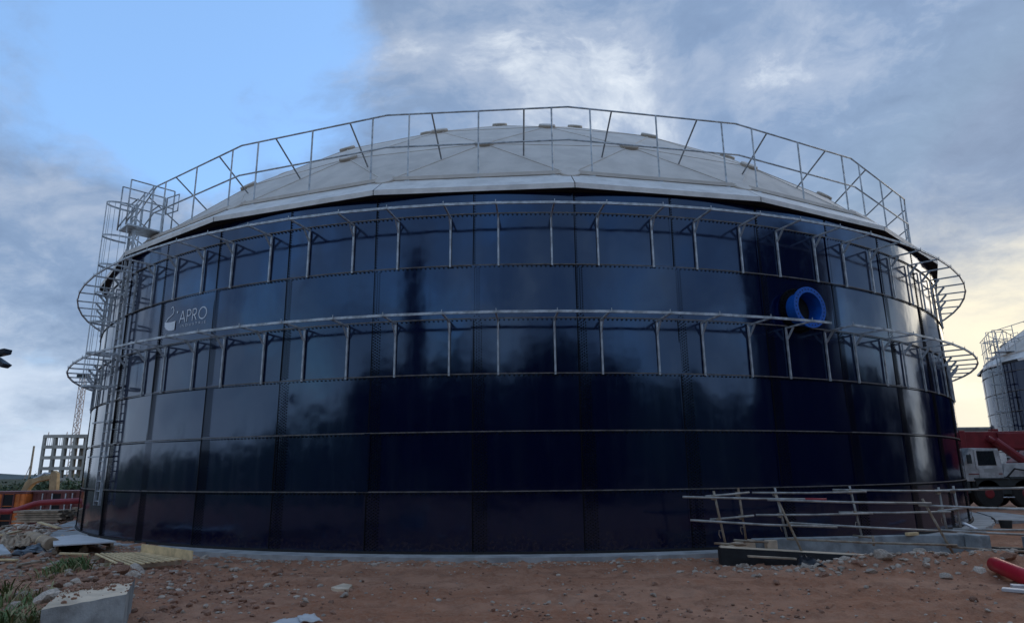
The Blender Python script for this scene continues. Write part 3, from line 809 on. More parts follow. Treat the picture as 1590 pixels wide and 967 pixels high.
rail = empty('scaffold_railing', (7.5, -19.8, .3), 'makeshift railing of grey scaffold tubes over the outlet channel', 'railing')
def tube2(a, b, mat='tube', r=.024, nm='tube', lab=None):
    mb = MB(); a = Vector(a); b = Vector(b); m_ = (a + b) / 2 + Vector((0, 0, -.008 * (b - a).length * random.random()))
    mb.tube([a, m_, b], r, 8); o = mb.build(nm, M[mat], rail, True)
    if lab: o['label'] = lab
    return o
Yp = {}
def post(x0, y0, x1, y1, Y0, Y1=None, mat='tube'):
    a = at_y(x0, y0, Y1 or Y0); b = at_y(x1, y1, Y0); tube2(b, a, mat, .026, 'post')
    for f in (.12, .55): 
        p = a.lerp(b, f); mb = MB(); mb.box(p.x - .07, p.x - .005, p.y - .05, p.y + .05, p.z - .05, p.z + .05); mb.build('coupler', M['tube_rust'], rail)
    p = a.lerp(b, .78); mb = MB(); mb.tube([p + Vector((-.02, -.03, .05)), p + Vector((-.09, -.03, .06)), p + Vector((-.10, -.03, -.02)), p + Vector((-.07, -.03, -.1))], .009, 6); mb.build('hook', M['tube_rust'], rail, True)
post(1108, 762, 1127, 846, -20.35, None, 'tube_rust'); post(1146, 757, 1159, 840, -19.7, None, 'tube_rust')
post(1203, 757, 1222, 835, -19.25); post(1319, 754, 1338, 831, -19.0)
post(1457, 756, 1470, 822, -18.7); post(1480, 754, 1492, 820, -18.6)
tube2(at_y(1204, 768, -20.4), at_y(1248, 862, -20.62), 'tube_rust', .026, 'prop'); tube2(at_y(1432, 774, -20.4), at_y(1486, 869, -20.5), 'tube_rust', .026, 'prop')
Yf = -20.45
tube2(at_y(1060, 771, Yf), at_y(1283, 775, Yf)); tube2(at_y(1192, 775.5, Yf - .05), at_y(1446, 781, Yf - .05)); tube2(at_y(1427, 784, Yf), at_y(1640, 790, Yf)); tube2(at_y(1550, 789, Yf - .06), at_y(1640, 792, Yf - .06))
mb = MB(); p0 = at_y(1250, 774.4, Yf); p1 = at_y(1283, 775, Yf); mb.tube([p0, p1], .0255, 8); mb.build('painted_end', M['red'], rail, True)
tube2(at_y(1072, 807, Yf), at_y(1300, 818, Yf)); tube2(at_y(1222, 811, Yf + .06), at_y(1485, 825, Yf + .06)); tube2(at_y(1458, 822, Yf), at_y(1640, 832, Yf)); tube2(at_y(1480, 821, Yf + .3), at_y(1640, 823, Yf + .3))
tube2(at_y(1222, 836, Yf - .05), at_y(1486, 846, Yf - .05), 'tube_rust'); tube2(at_y(1470, 848, Yf), at_y(1640, 857, Yf), 'tube_rust')
Yb = -19.05
tube2(at_y(1096, 770, -20.3), at_y(1163, 764, -19.65)); tube2(at_y(1168, 764.5, Yb - .3), at_y(1345, 763, Yb)); tube2(at_y(1293, 760, Yb), at_y(1474, 762, Yb + .3)); tube2(at_y(1452, 761, Yb + .3), at_y(1590, 757, Yb + .5)); tube2(at_y(1520, 758, Yb), at_y(1640, 757, Yb))
tube2(at_y(1103, 806, -20.3), at_y(1170, 800, -19.65)); tube2(at_y(1174, 799, Yb - .3), at_y(1355, 796.5, Yb)); tube2(at_y(1303, 795, Yb), at_y(1476, 794, Yb + .3)); tube2(at_y(1456, 793, Yb + .3), at_y(1500, 788, Yb + .4))
tube2(at_y(1110, 843, -20.55), at_y(1158, 845, -20.0), 'tube_rust', .026, 'foot_tube'); tube2(at_y(1140, 838, -20.0), at_y(1192, 841, -19.6), 'tube_rust', .026, 'foot_tube')
tube2(at_y(1325, 831, -18.95), at_y(1356, 834, -19.5), 'tube_rust', .026, 'foot_tube'); tube2(at_y(1355, 831, -19.5), at_y(1357, 847, -19.5), 'tube_rust', .03, 'foot_tube')
# planks and scraps at the channel
def plank(nm, a, b, w, h, mat, label, cat, group=None, z=None, upv=(0, 0, 1)):
    a = Vector(a); b = Vector(b); c = (a + b) / 2
    mb = MB(); mb.bar(a, b, w, h, upv); o = mb.build(nm, mat, None, loc=(c.x, c.y, min(a.z, b.z) - h / 2)); bevel(o, .006, 1); return tag(o, label, cat, group)
plank('plank', at_y(1161, 863, -20.85), at_y(1236, 867, -20.95), .12, .035, M['wood'], 'thin grey plank leaning on the black front wall of the channel', 'plank')
plank('timber_offcut', at_z(1408, 829, .33), at_z(1424, 828, .33), .1, .07, M['pine'], 'small yellow timber offcut lying on the channel back wall', 'offcut')
plank('plank', at_z(1497, 812, .3), at_z(1516, 821, .2), .10, .05, M['white'], 'short white plank leaning at the tank edge by the apron', 'plank')

def crumple(nm, p, q, r_, s_, mat, label, cat, amp=.08, n=18, seed=0, th=.01):
    """bilinear sheet with folds"""
    p, q, r_, s_ = map(Vector, (p, q, r_, s_)); vs = []
    for j in range(n + 1):
        for i in range(n + 1):
            u, v = i / n, j / n
            w = p.lerp(q, u).lerp(s_.lerp(r_, u), v)
            w.z += amp * (mnoise.fractal(Vector((u * 3 + seed, v * 3, seed)), 1.0, 2.0, 4) + .35)
            w.x += amp * .6 * mnoise.noise(Vector((u * 4, v * 4 + seed, 3))); vs.append(w)
    mb = MB(); mb.add(vs, [(j * (n + 1) + i, j * (n + 1) + i + 1, (j + 1) * (n + 1) + i + 1, (j + 1) * (n + 1) + i) for j in range(n) for i in range(n)])
    c = (p + q + r_ + s_) / 4
    o = mb.build(nm, mat, None, True, loc=(c.x, c.y, min(v.z for v in (p, q, r_, s_))), fix=False)
    md = o.modifiers.new('solid', 'SOLIDIFY'); md.thickness = th
    return tag(o, label, cat)
crumple('plastic_sheet', at_z(1238, 877, -.03), at_z(1285, 881, -.05), at_z(1258, 864, .10), at_z(1242, 862, .10), M['plastic'], 'crumpled black plastic sheet at the foot of the channel front wall', 'plastic sheet', .05, 12, 4)

# red plastic pipe on the ground
def pipe(nm, pts, r, mat, label, cat, wall=.02, n=20):
    c = Vector(pts[0]); mb = MB(); mb.tube(pts, r, n, cap=False); 
    o = mb.build(nm, mat, None, True, loc=tuple(c), fix=False)
    md = o.modifiers.new('solid', 'SOLIDIFY'); md.thickness = wall; md.offset = -1
    return tag(o, label, cat)
a = at_z(1545, 876, .10); b = at_z(1655, 922, .02); b = a + (b - a).normalized() * 2.6
pl_ = pipe('drain_pipe', [a, a + (b - a) * .12, b], .115, M['red_bright'], 'bright red plastic drain pipe lying at the right edge of the dirt', 'pipe')
mb = MB(); d_ = (b - a).normalized(); mb.tube([a + d_ * .10, a + d_ * .16], .118, 20, cap=False); mb.build('pipe_label', M['crane_white'], pl_, True, fix=False)

# ------------------------------------------------------------------ mobile crane, right
cr = empty('mobile_crane', (24, -3, 0), 'red and white mobile crane truck parked behind the right edge of the tank', 'crane')
yF, yB = -3.6, -1.2
def cpart(nm, mat, fn, parent=None, bev=.03, smooth=False):
    mb = MB(); fn(mb); o = mb.build(nm, mat, None, smooth); 
    pr = parent or cr; o.parent = pr
    o.data.transform(Matrix.Translation(-Vector((24, -3, 0))))
    if bev: bevel(o, bev)
    return o
zoff = -.1
cpart('chassis', M['crane_dark'], lambda m: (m.box(20.9, 31, yF + .12, yB - .12, .75, 1.30), m.box(21.0, 31, yF + .02, yF + .3, .9, 1.28)))
cab = cpart('cab', M['crane_white'], lambda m: (m.prism([(20.55, 1.15), (22.35, 1.15), (22.35, 2.15), (22.28, 2.62), (20.95, 2.66), (20.62, 2.0)], 2.3, Matrix.Translation((0, -2.4, 0)))))
cpart('side_window', M['glass'], lambda m: m.hexa([(21.25, yF + .035, 1.86), (22.1, yF + .035, 1.86), (22.1, yF + .10, 1.86), (21.25, yF + .10, 1.86), (21.25, yF + .035, 2.52), (22.05, yF + .035, 2.52), (22.05, yF + .10, 2.52), (21.25, yF + .10, 2.52)]), cab, .01)
cpart('window_pillar', M['crane_white'], lambda m: m.box(21.12, 21.2, yF + .01, yF + .05, 1.7, 2.6), cab, .01)
cpart('number_plate', M['pale_wall'], lambda m: m.box(21.45, 21.95, yF + .02, yF + .045, 1.55, 1.72), cab, .005)
cpart('cab_door', M['crane_white'], lambda m: m.box(21.22, 22.12, yF + .022, yF + .06, 1.2, 1.80), cab, .012)
cpart('mirror', M['crane_dark'], lambda m: (m.box(20.62, 20.82, yF - .22, yF - .16, 1.95, 2.35), m.bar((20.75, yF - .19, 2.3), (20.95, yF + .05, 2.4), .03, .03)), cab, .01)
cpart('bumper', M['crane_dark'], lambda m: m.box(20.40, 20.75, yF + .05, yB - .05, .62, 1.14), cab, .03)
cpart('seat', M['dark'], lambda m: (m.box(21.5, 21.8, -3.0, -2.6, 1.7, 2.35), m.box(21.4, 21.95, -3.05, -2.55, 1.6, 1.8)), cab, .05)
cpart('stripe', M['crane_red'], lambda m: m.box(20.75, 22.3, yF + .028, yF + .062, 1.46, 1.50), cab, .004)
cpart('hose', M['rubber'], lambda m: m.tube([(22.5, yF + .1, 1.3), (22.9, yF + .05, 1.7), (23.5, yF + .1, 1.6), (24.2, yF + .2, 2.1)], .04, 8), None, 0)
cpart('deck', M['crane_white'], lambda m: (m.prism([(22.42, 1.32), (31, 1.32), (31, 1.62), (24.3, 1.62), (23.5, 1.95), (22.6, 1.95)], 2.1, Matrix.Translation((0, -2.35, 0)))))
cpart('fender', M['crane_dark'], lambda m: (m.box(20.95, 22.5, yF - .02, yF + .5, 1.22, 1.30), m.box(22.6, 24.2, yF - .02, yF + .5, 1.22, 1.30)))
cpart('tool_box', M['crane_dark'], lambda m: m.box(22.0, 22.6, yF + .05, yF + .6, .55, 1.2))
bm_ = cpart('boom', M['crane_red'], lambda m: (m.box(21.2, 33, -2.75, -2.0, 2.55, 3.45), m.box(21.05, 21.35, -2.85, -1.9, 2.5, 3.50), m.box(22.9, 33, -2.82, -1.93, 2.62, 3.38)))
cpart('boom_head', M['crane_white'], lambda m: [m.box(20.72, 21.04, -2.8 + k * .3, -2.72 + k * .3, 2.5, 3.42) for k in range(4)] + [m.box(20.72, 21.0, -2.8, -1.82, z, z + .05) for z in (2.55, 2.85, 3.15, 3.36)], bm_, 0)
cpart('lift_cylinder', M['crane_red'], lambda m: (m.tube([(22.6, -2.95, 3.0), (24.0, -2.95, 1.9), (25.6, -2.9, 1.3)], .20, 12), m.tube([(22.3, -2.95, 3.15), (22.7, -2.95, 2.9)], .12, 10)), bm_, 0)
cpart('slew_frame', M['crane_red'], lambda m: m.prism([(24.0, 1.65), (27, 1.65), (27, 2.6), (24.8, 2.6), (23.9, 2.0)], 1.6, Matrix.Translation((0, -2.4, 0))))
cpart('lamp_beacon', M['crane_red'], lambda m: m.box(22.9, 23.2, -2.5, -2.2, 3.46, 3.58), bm_, .02)
for wx in (21.55, 23.25, 27.4, 29.1):
    for wy in (yF + .02, yB - .45):
        t = cpart('wheel', M['rubber'], lambda m: m.tube([(wx, wy, .60), (wx, wy + .06, .60), (wx, wy + .38, .60), (wx, wy + .44, .60)], [.60, .68, .68, .60], 28), None, 0, False)
        cpart('rim', M['crane_red'], lambda m: m.tube([(wx, wy - .03, .60), (wx, wy + .02, .60)], [.17, .25], 20), t, 0)
cpart('step_bar', M['galv'], lambda m: m.box(21.95, 22.9, yF + .02, yF + .1, .40, .46))
for o in list(cr.children_recursive): pass
# low pale shed behind the crane
c = at_y(1508, 690, 30)
mb = MB(); mb.box(c.x - 4, c.x + 9, 30, 36, -1.2, 5.2); sh = mb.build('site_shed', M['pale_wall'], None, loc=(c.x, 33, -1.2)); tag(sh, 'low pale shed wall seen between the tank and the crane', 'shed')
mb = MB(); mb.box(c.x - 4.1, c.x + 9.1, 29.9, 36.1, 5.2, 5.4); mb.build('roof_edge', M['conc'], sh)
for i in range(4):
    mb = MB(); mb.box(c.x - 2.9 + i * 3, c.x - 1.5 + i * 3, 29.96, 30.0, 1.2, 3.4); mb.build('window', M['glass'], sh)
# small tree stump bucket near apron
p = at_z(1562, 815, 0)
mb = MB(); mb.tube([(p.x, p.y, -.1), (p.x, p.y, .14), (p.x, p.y, .16)], [.15, .19, .18], 16); o = mb.build('bucket', M['crane_dark'], None, loc=(p.x, p.y, -.1)); tag(o, 'dark bucket standing on the dirt below the crane wheels', 'bucket')

# ------------------------------------------------------------------ left side: pallets, sheets, containers
def pallet(name, A, B, C, D, ztop, mat, label, nslat=9, th=.02, upright=None, drop=(0, 0, 0, 0), h=.13, under=True):
    """A-B: slat direction; slats spread from A-B to D-C"""
    A, B, C, D = [Vector((p.x, p.y, ztop - d)) for p, d in zip((A, B, C, D), drop)]
    ctr = (A + B + C + D) / 4
    root = empty(name, (ctr.x, ctr.y, ztop - h), label, 'pallet')
    w = ((D - A).length / nslat) * .52
    for i in range(nslat):
        f = (i + .5) / nslat; j = random.gauss(0, .02)
        a = A.lerp(D, f + j * .3); b = B.lerp(C, f + j * .3)
        e = random.uniform(-.03, .06)
        mb = MB(); mb.bar(a - (b - a) * e * .3, b + (b - a) * e, w, th); mb.build('slat', mat, root)
    for f in (.06, .5, .94):
        a = A.lerp(B, f) - Vector((0, 0, .06)); b = D.lerp(C, f) - Vector((0, 0, .06))
        mb = MB(); mb.bar(a, b, .07, .085); mb.build('bearer', M['wood'], root)
        if under:
            for g_ in (.04, .5, .96):
                p = a.lerp(b, g_) - Vector((0, 0, .085)); mb = MB(); mb.box(p.x - .07, p.x + .07, p.y - .07, p.y + .07, p.z - .045, p.z + .045); mb.build('block', mat, root)
    if upright:
        a, b, hh = upright; mb = MB(); mb.bar(Vector((a.x, a.y, a.z + hh / 2)), Vector((b.x, b.y, b.z + hh / 2)), .022, hh); mb.build('side_board', mat, root)
    return root
pallet('wooden_pallet', at_z(146, 859, .12), at_z(183, 877, .12), at_z(286, 868, .12), at_z(222, 857, .12), .12, M['pine'], 'broken pale yellow wooden pallet with an upright side board on the dirt', 10,
       upright=(at_z(219, 858, .10), at_z(298, 870, .10), .20), under=False)
r1 = pallet('wooden_pallet', at_z(83, 847, .24), at_z(180, 841, .24), at_z(126, 829.5, .24), at_z(83, 834, .24), .24, M['wood'], 'grey pallet under the flat grey sheet beside the tank', 7, h=.3)
pts = [at_z(83, 846, .29), at_z(181, 840, .29), at_z(124, 829, .29), at_z(82, 833.5, .29)]
sl = slab('sheet_stack', pts, .262, .292, M['sheet'], 'flat pale grey sheet lying on the pallet beside the tank', 'sheet'); bevel(sl, .004, 1)
a = at_z(44, 833, .22); b = at_z(81, 845, .20)
mb = MB(); mb.tube([a, a.lerp(b, .03), a.lerp(b, .5), b], [.12, .165, .17, .165], 16); o = mb.build('matting_roll', M['card'], None, loc=(a.x, a.y, .05)); tag(o, 'brown roll of matting left of the grey sheet', 'roll')
for f in (.3, .66):
    p = a.lerp(b, f); d_ = (b - a).normalized() * .015
    mb = MB(); mb.tube([p - d_, p + d_], .176, 16); mb.build('strap', M['pine'], o)
crumple('plastic_sheet', at_z(18, 863, .02), at_z(108, 862, .0), at_z(100, 848, .12), at_z(30, 847, .15), M['plastic'], 'crumpled black plastic sheet in front of the grey pallet', 'plastic sheet', .10, 24, 2)
crumple('cardboard', at_z(-6, 856, .1), at_z(22, 858, .05), at_z(32, 836, .25), at_z(4, 832, .3), M['card'], 'crumpled brown cardboard at the left edge of the rubble', 'cardboard', .14, 14, 5)
crumple('cardboard', at_z(20, 852, .15), at_z(46, 848, .15), at_z(48, 838, .25), at_z(26, 836, .3), M['card'], 'torn brown paper wrapping beside the matting roll', 'paper', .12, 14, 9)
plank('board', at_z(-8, 846, .3), at_z(5, 861, .15), .30, .03, M['crane_white'], 'white board sticking out at the left picture edge', 'board')
plank('plank', at_z(-8, 868, .05), at_z(26, 869, .05), .10, .04, M['pine'], 'thin pale plank at the left edge in front of the black plastic', 'plank')
plank('marker_post', at_z(146, 827, .02), at_z(146, 827, .02) + Vector((0, 0, .32)), .06, .05, M['white'], 'small white marker post at the foot of the tank behind the grey sheet', 'post')
# timber stack
tr_ = empty('timber_stack', (-19.8, -6.9, -.1), 'stack of long weathered grey boards in front of the containers', 'timber stack')
for k in range(5):
    z = .02 + k * .095
    for j in range(3):
        y = -7.2 + j * .32 + random.gauss(0, .03); s = random.gauss(0, .06)
        mb = MB(); mb.bar((-20.7 + s, y, z), (-18.85 + s, y + random.gauss(0, .04), z), .27, .075); mb.build('board', M['wood'], tr_)
tr2 = empty('timber_stack', (-18.6, -3.0, -.1), 'small pile of dark beams under the red hose beside the tank', 'timber stack')
for k in range(9):
    y = -3.4 + random.random() * .9; z = .0 + (k // 3) * .14; x = -21.0 + random.gauss(0, .25)
    mb = MB(); mb.bar((x, y, z), (x + 2.2 + random.gauss(0, .3), y + random.gauss(0, .3), z + random.gauss(0, .03)), .14, .12); mb.build('beam', M['wood'], tr2)
# scattered boards
for i, (x0, y0, x1, y1, w) in enumerate([(0, 823, 26, 812, .16), (6, 820, 33, 815, .18), (51, 823.5, 69, 821, .15), (0, 829, 14, 824, .14), (24, 817, 36, 811, .2)]):
    a = at_z(x0, y0, .12); b = at_z(x1, y1, .12); a.z = hz(a.x, a.y) + .10; b.z = hz(b.x, b.y) + .10
    lab = ['long grey board sloping across the rubble at the left edge', 'broad grey board on the rubble below the orange container', 'short pale board on the dirt below the timber stack', 'grey board end poking out at the left edge of the rubble', 'short broad plank tilted up on the rubble below the dark container door'][i]
    plank('board', a, b, w, .035, M['wood'], lab, 'board')
for i, (x0, y0, x1, y1, w, mt, lab) in enumerate([(28, 836, 62, 829, .16, 'wood', 'long weathered plank behind the matting roll'), (0, 838, 30, 829, .14, 'pine', 'pale plank pointing up the rubble slope at the left edge'), (92, 860, 138, 858, .12, 'pine', 'thin pale lath in front of the grey pallet'),
        (30, 871, 62, 866, .13, 'wood', 'short grey plank half buried in the rubble below the black plastic'), (8, 845, 40, 842, .2, 'wood', 'wide grey board among the torn cardboard'), (60, 815, 92, 818, .13, 'pine', 'pale plank on the slope under the timber stack')]):
    a = at_z(x0, y0, .1); b = at_z(x1, y1, .1); a.z = hz(a.x, a.y) + .09 + .03 * (i % 3); b.z = hz(b.x, b.y) + .10
    plank('plank', a, b, w, .045, M[mt], lab, 'plank')
# red hose
mb = MB(); hp = [(-26.5, -4.6, .15), (-24.6, -4.3, .20), (-23.9, -4.1, .24), (-23.2, -4.0, .32), (-22.5, -4.0, .44), (-22.1, -3.9, .58), (-21.2, -3.7, .64), (-20.2, -3.4, .70), (-19.0, -2.8, .74), (-18.0, -1.2, .5)]
hp = [at_y(x, y, -4) for x, y in ((-60, 790), (-20, 793), (0, 793.5), (14, 793.5), (28, 791), (42, 786), (54, 782), (64, 780), (90, 778.5), (112, 777.5), (124, 777))]
hp.append(Vector((-19.6, -3.2, .66)))
mb.tube(hp, .13, 14); o = mb.build('flexible_hose', M['red'], None, True, loc=(-22, -4, 0)); tag(o, 'thick dull red hose running to the tank in front of the containers', 'hose')
# supports under the hose
for px_ in (100,):
    p = at_y(px_, 795, -4); mb = MB(); mb.box(p.x - .35, p.x + .35, -4.2, -3.8, hz(p.x, -4) - .1, p.z - .02 if px_ > 50 else .12)
    o = mb.build('wooden_crate', M['wood'], None, loc=(p.x, -4, hz(p.x, -4))); bevel(o, .02, 1); tag(o, 'wooden block propping the red hose ' + ('beside the tank' if px_ > 50 else 'at the left picture edge'), 'block')

# containers
def container(x0, x1, y0, z0, mat, name, label, ribs, doors, pale=False):
    root = empty(name, ((x0 + x1) / 2, y0 + 1.2, z0), label, 'container')
    L = x1 - x0; H = 2.62
    mb = MB(); mb.box(x0 + .02, x1 - .02, y0 + .05, y0 + 2.4, z0 + .1, z0 + H - .04); mb.build('body', mat, root)
    for zz in (z0, z0 + H - .14):
        mb = MB(); mb.box(x0, x1, y0, y0 + 2.44, zz, zz + .14); mb.build('frame_rail', M['cont_red'], root)
    x = x0
    n = int(L / .28)
    for i in range(n):
        xx = x0 + (i + .5) * L / n
        if any(d0 - .1 < xx < d1 + .1 for d0, d1 in doors): continue
        mb = MB(); w = L / n * .5
        mb.hexa([(xx - w / 2, y0 + .01, z0 + .14), (xx + w / 2, y0 + .01, z0 + .14), (xx + w / 2 + .04, y0 + .05, z0 + .14), (xx - w / 2 - .04, y0 + .05, z0 + .14)] + [(xx - w / 2, y0 + .01, z0 + H - .14), (xx + w / 2, y0 + .01, z0 + H - .14), (xx + w / 2 + .04, y0 + .05, z0 + H - .14), (xx - w / 2 - .04, y0 + .05, z0 + H - .14)])
        mb.build('corrugation', mat, root)
    for d0, d1 in doors:
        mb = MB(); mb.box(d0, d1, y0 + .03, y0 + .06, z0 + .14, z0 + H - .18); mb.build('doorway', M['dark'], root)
        for s in (d0 - .08, d1): 
            mb = MB(); mb.box(s, s + .08, y0 - .01, y0 + .08, z0 + .14, z0 + H - .14); mb.build('door_post', M['cont_red'], root)
    for zz in (z0 + .9, z0 + 1.75):
        mb = MB(); mb.box(x0 + .05, x1 - .05, y0 + .002, y0 + .03, zz, zz + .03); mb.build('bar', mat, root)
    if pale:
        for f in (.22, .42, .70, .84):
            xx = x0 + L * f; mb = MB(); mb.box(xx - .035, xx + .035, y0 - .03, y0 + .03, z0 + .14, z0 + H - .14); mb.build('lock_rod', M['galv'], root)
    return root
container(-33.2, -30.30, 6.3, -1.76, M['cont_orange'], 'shipping_container', 'orange open container with a dark doorway at the left edge', 0, [(-31.65, -31.05)])
container(-30.25, -27.25, 6.8, -1.76, M['cont_red'], 'shipping_container', 'maroon container with pale vertical rods beside the orange one', 0, [(-29.0, -28.45)], True)

# excavator behind the containers (turned away, its raised arm shows)
ex = empty('excavator', (-37.0, 12, -1.85), 'dusty yellow excavator with raised bent arm behind the containers', 'excavator')
def epart(nm, mat, fn, par=None, bev=.03):
    mb = MB(); fn(mb); o = mb.build(nm, mat, None); o.data.transform(Matrix.Translation(-Vector((-37.0, 12, -1.85)))); o.parent = par or ex
    if bev: bevel(o, bev)
    return o
T12 = Matrix.Translation((0, 12, 0))
def e(x, y): p = at_y(x, y, 12); return (p.x, p.z)
bo = epart('boom', M['yellow'], lambda m: m.prism([e(30, 772), e(36, 760), e(42, 748.5), e(47, 743.5), e(60, 741), e(74, 737.5), e(81, 737), e(81, 743), e(72, 745.5), e(60, 747.5), e(52, 752), e(46, 759), e(40, 772)], .42, T12))
epart('stick', M['yellow'], lambda m: m.prism([e(79, 741), e(81, 733.5), e(86, 730), e(91, 734), e(90.5, 748), e(88.5, 775), e(80.5, 775), e(78.5, 762)], .36, T12))
epart('bucket', M['yellow'], lambda m: m.prism([e(77, 775), e(90, 774), e(92, 786), e(86, 793), e(78, 788)], .9, T12))
epart('ram', M['galv'], lambda m: m.tube([(e(52, 744)[0], 12, e(52, 744)[1]), (e(70, 734.5)[0], 12, e(70, 734.5)[1]), (e(82, 735)[0], 12, e(82, 735)[1])], [.09, .09, .05], 10), bo, 0)
epart('upper_body', M['yellow'], lambda m: (m.box(-39.4, -36.0, 10.7, 13.3, -.85, .25), m.box(-37.0, -35.6, 10.8, 12.0, -.85, .45)))
epart('track', M['crane_dark'], lambda m: m.box(-39.0, -35.2, 10.5, 11.1, -1.85, -1.0)); epart('track', M['crane_dark'], lambda m: m.box(-39.0, -35.2, 12.9, 13.5, -1.85, -1.0))

# ------------------------------------------------------------------ far left: concrete frame block, tower crane mast, pole, scrub
bf = empty('concrete_building', (-138, 175, -3), 'unfinished grey concrete frame building without walls behind the scrub', 'building')
def bpart(nm, fn, mat='frame', parent=None):
    mb = MB(); fn(mb); return mb.build(nm, M[mat], parent or bf)
pz = [-3 + .0, .55, 3.75, 6.95, 10.15, 13.35]
xb = [-145.6, -142.4, -139.3, -136.2, -132.6, -129.2, -125.8]
yb = [170, 175, 180, 185]
for z in pz[1:]:
    sl_ = bpart('floor_slab', lambda m: m.box(xb[0] - .3, xb[-1] + .3, 169.6, 185.4, z - .28, z + .12))
for i, x in enumerate(xb):
    for y in yb:
        bpart('column', lambda m: m.box(x - .38, x + .38, y - .38, y + .38, pz[0], 13.1))
for z in pz[1:]:
    bpart('edge_beam', lambda m: m.box(xb[0] - .32, xb[-1] + .32, 169.5, 170.0, z - .85, z - .1))
for k, (i, j) in enumerate([(2, 3), (3, 3), (4, 3), (2, 4), (0, 0), (1, 0), (2, 0), (3, 0), (4, 0), (5, 0), (5, 3), (5, 4), (4, 4), (3, 2), (4, 1), (5, 1), (5, 2), (3, 4)]):
    bpart('infill_wall', lambda m: m.box(xb[i] + .3, xb[i + 1] - .3, 179.9 if j else 170.1, 180.1 if j else 170.3, pz[j] + .1, pz[j + 1] - .35 if j else pz[1] - 1.2))
for j in (1, 2, 3):
    bpart('stair_wall', lambda m: m.box(xb[3] + .4, xb[3] + 1.1, 172, 179, pz[j], pz[j + 1] - .3))
    for i in (0, 1, 2):
        bpart('rubble_heap', lambda m: m.tube([(xb[i] + 1.0, 172, pz[j] + .1), (xb[i] + 1.9, 172, pz[j] + .45), (xb[i] + 2.7, 172, pz[j] + .1)], [.1, .45, .1], 7), 'dark')
for x in np.arange(xb[0] + .4, xb[2] + 2.6, .62):
    bpart('prop', lambda m: m.bar((x, 171, pz[4] + .1), (x + random.gauss(0, .12), 171, pz[5] - .28), .09, .09), 'pale_wall')
for x in (xb[0] + .6, xb[2], xb[3] + .5, xb[4]):
    bpart('rebar', lambda m: m.bar((x, 170.4, 13.4), (x + .1, 170.4, 14.3), .18, .18), 'mast')
# tower crane mast
tc = empty('tower_crane', (-137.2, 192, -3), 'thin reddish lattice mast of a tower crane behind the concrete frame', 'crane mast')
d0 = at_y(120.5, 675, 192); d1 = at_y(127, 585, 192); mx = (d0.x + d1.x) / 2; mw = .75
for sx in (-1, 1):
    for s2 in (-1, 1):
        mb = MB(); mb.bar((mx + sx * mw, 192 + s2 * mw, -3), (mx + sx * mw, 192 + s2 * mw, d1.z), .16, .16); mb.build('chord', M['mast'], tc)
zz = -3.0; k = 0
while zz < d1.z - 1.6:
    mb = MB()
    for s2 in (-1, 1):
        s = 1 if k % 2 else -1
        mb.bar((mx - s * mw, 192 + s2 * mw, zz), (mx + s * mw, 192 + s2 * mw, zz + 1.6), .1, .1); mb.bar((mx - mw, 192 + s2 * mw, zz), (mx + mw, 192 + s2 * mw, zz), .1, .1)
        mb.bar((mx + s2 * mw, 192 - s * mw, zz), (mx + s2 * mw, 192 + s * mw, zz + 1.6), .1, .1)
    mb.build('lacing', M['mast'], tc); zz += 1.6; k += 1
mb = MB(); mb.box(mx - 1.5, mx + 1.5, 190.5, 193.5, d1.z - .3, d1.z + .7); mb.build('slewing_ring', M['crane_dark'], tc)
# pole
p0 = at_y(53, 692, 120); mb = MB(); mb.tube([(p0.x, 120, -3), (p0.x, 120, p0.z)], [.28, .20], 8); o = mb.build('utility_pole', M['wood'], None, loc=(p0.x, 120, -3)); tag(o, 'tall thin pole standing in the scrub left of the concrete frame', 'pole')
q0 = at_y(38, 738, 120); mb = MB(); mb.tube([(p0.x, 120, p0.z * .55), (q0.x, 120, q0.z - 1)], .07, 6); mb.build('stay', M['wood'], o)

def leaf_cloud(pts, size, name, mat, parent=None):
    n = len(pts); a = rng.normal(size=(n, 3)); a /= np.linalg.norm(a, axis=1)[:, None]
    b = np.cross(a, rng.normal(size=(n, 3))); b /= np.linalg.norm(b, axis=1)[:, None]
    s = size * rng.uniform(.5, 1.3, n)[:, None]
    v = np.stack([pts - a * s, pts + b * s * .6, pts + a * s, pts - b * s * .6], 1).reshape(-1, 3)
    f = (np.arange(n) * 4)[:, None] + np.arange(4)[None]
    me = bpy.data.meshes.new(name); me.from_pydata(v.tolist(), [], f.tolist()); me.materials.append(mat)
    o = bpy.data.objects.new(name, me); col.objects.link(o)
    if parent: o.parent = parent
    return o
spots = [(-30 + i * 6.1 + random.gauss(0, 1.2), None) for i in range(8)] + [(38, -21), (42, -17), (46, -13), (50, -9), (41, -24)]  # unseen trees added as dark masses for the enamel to mirror
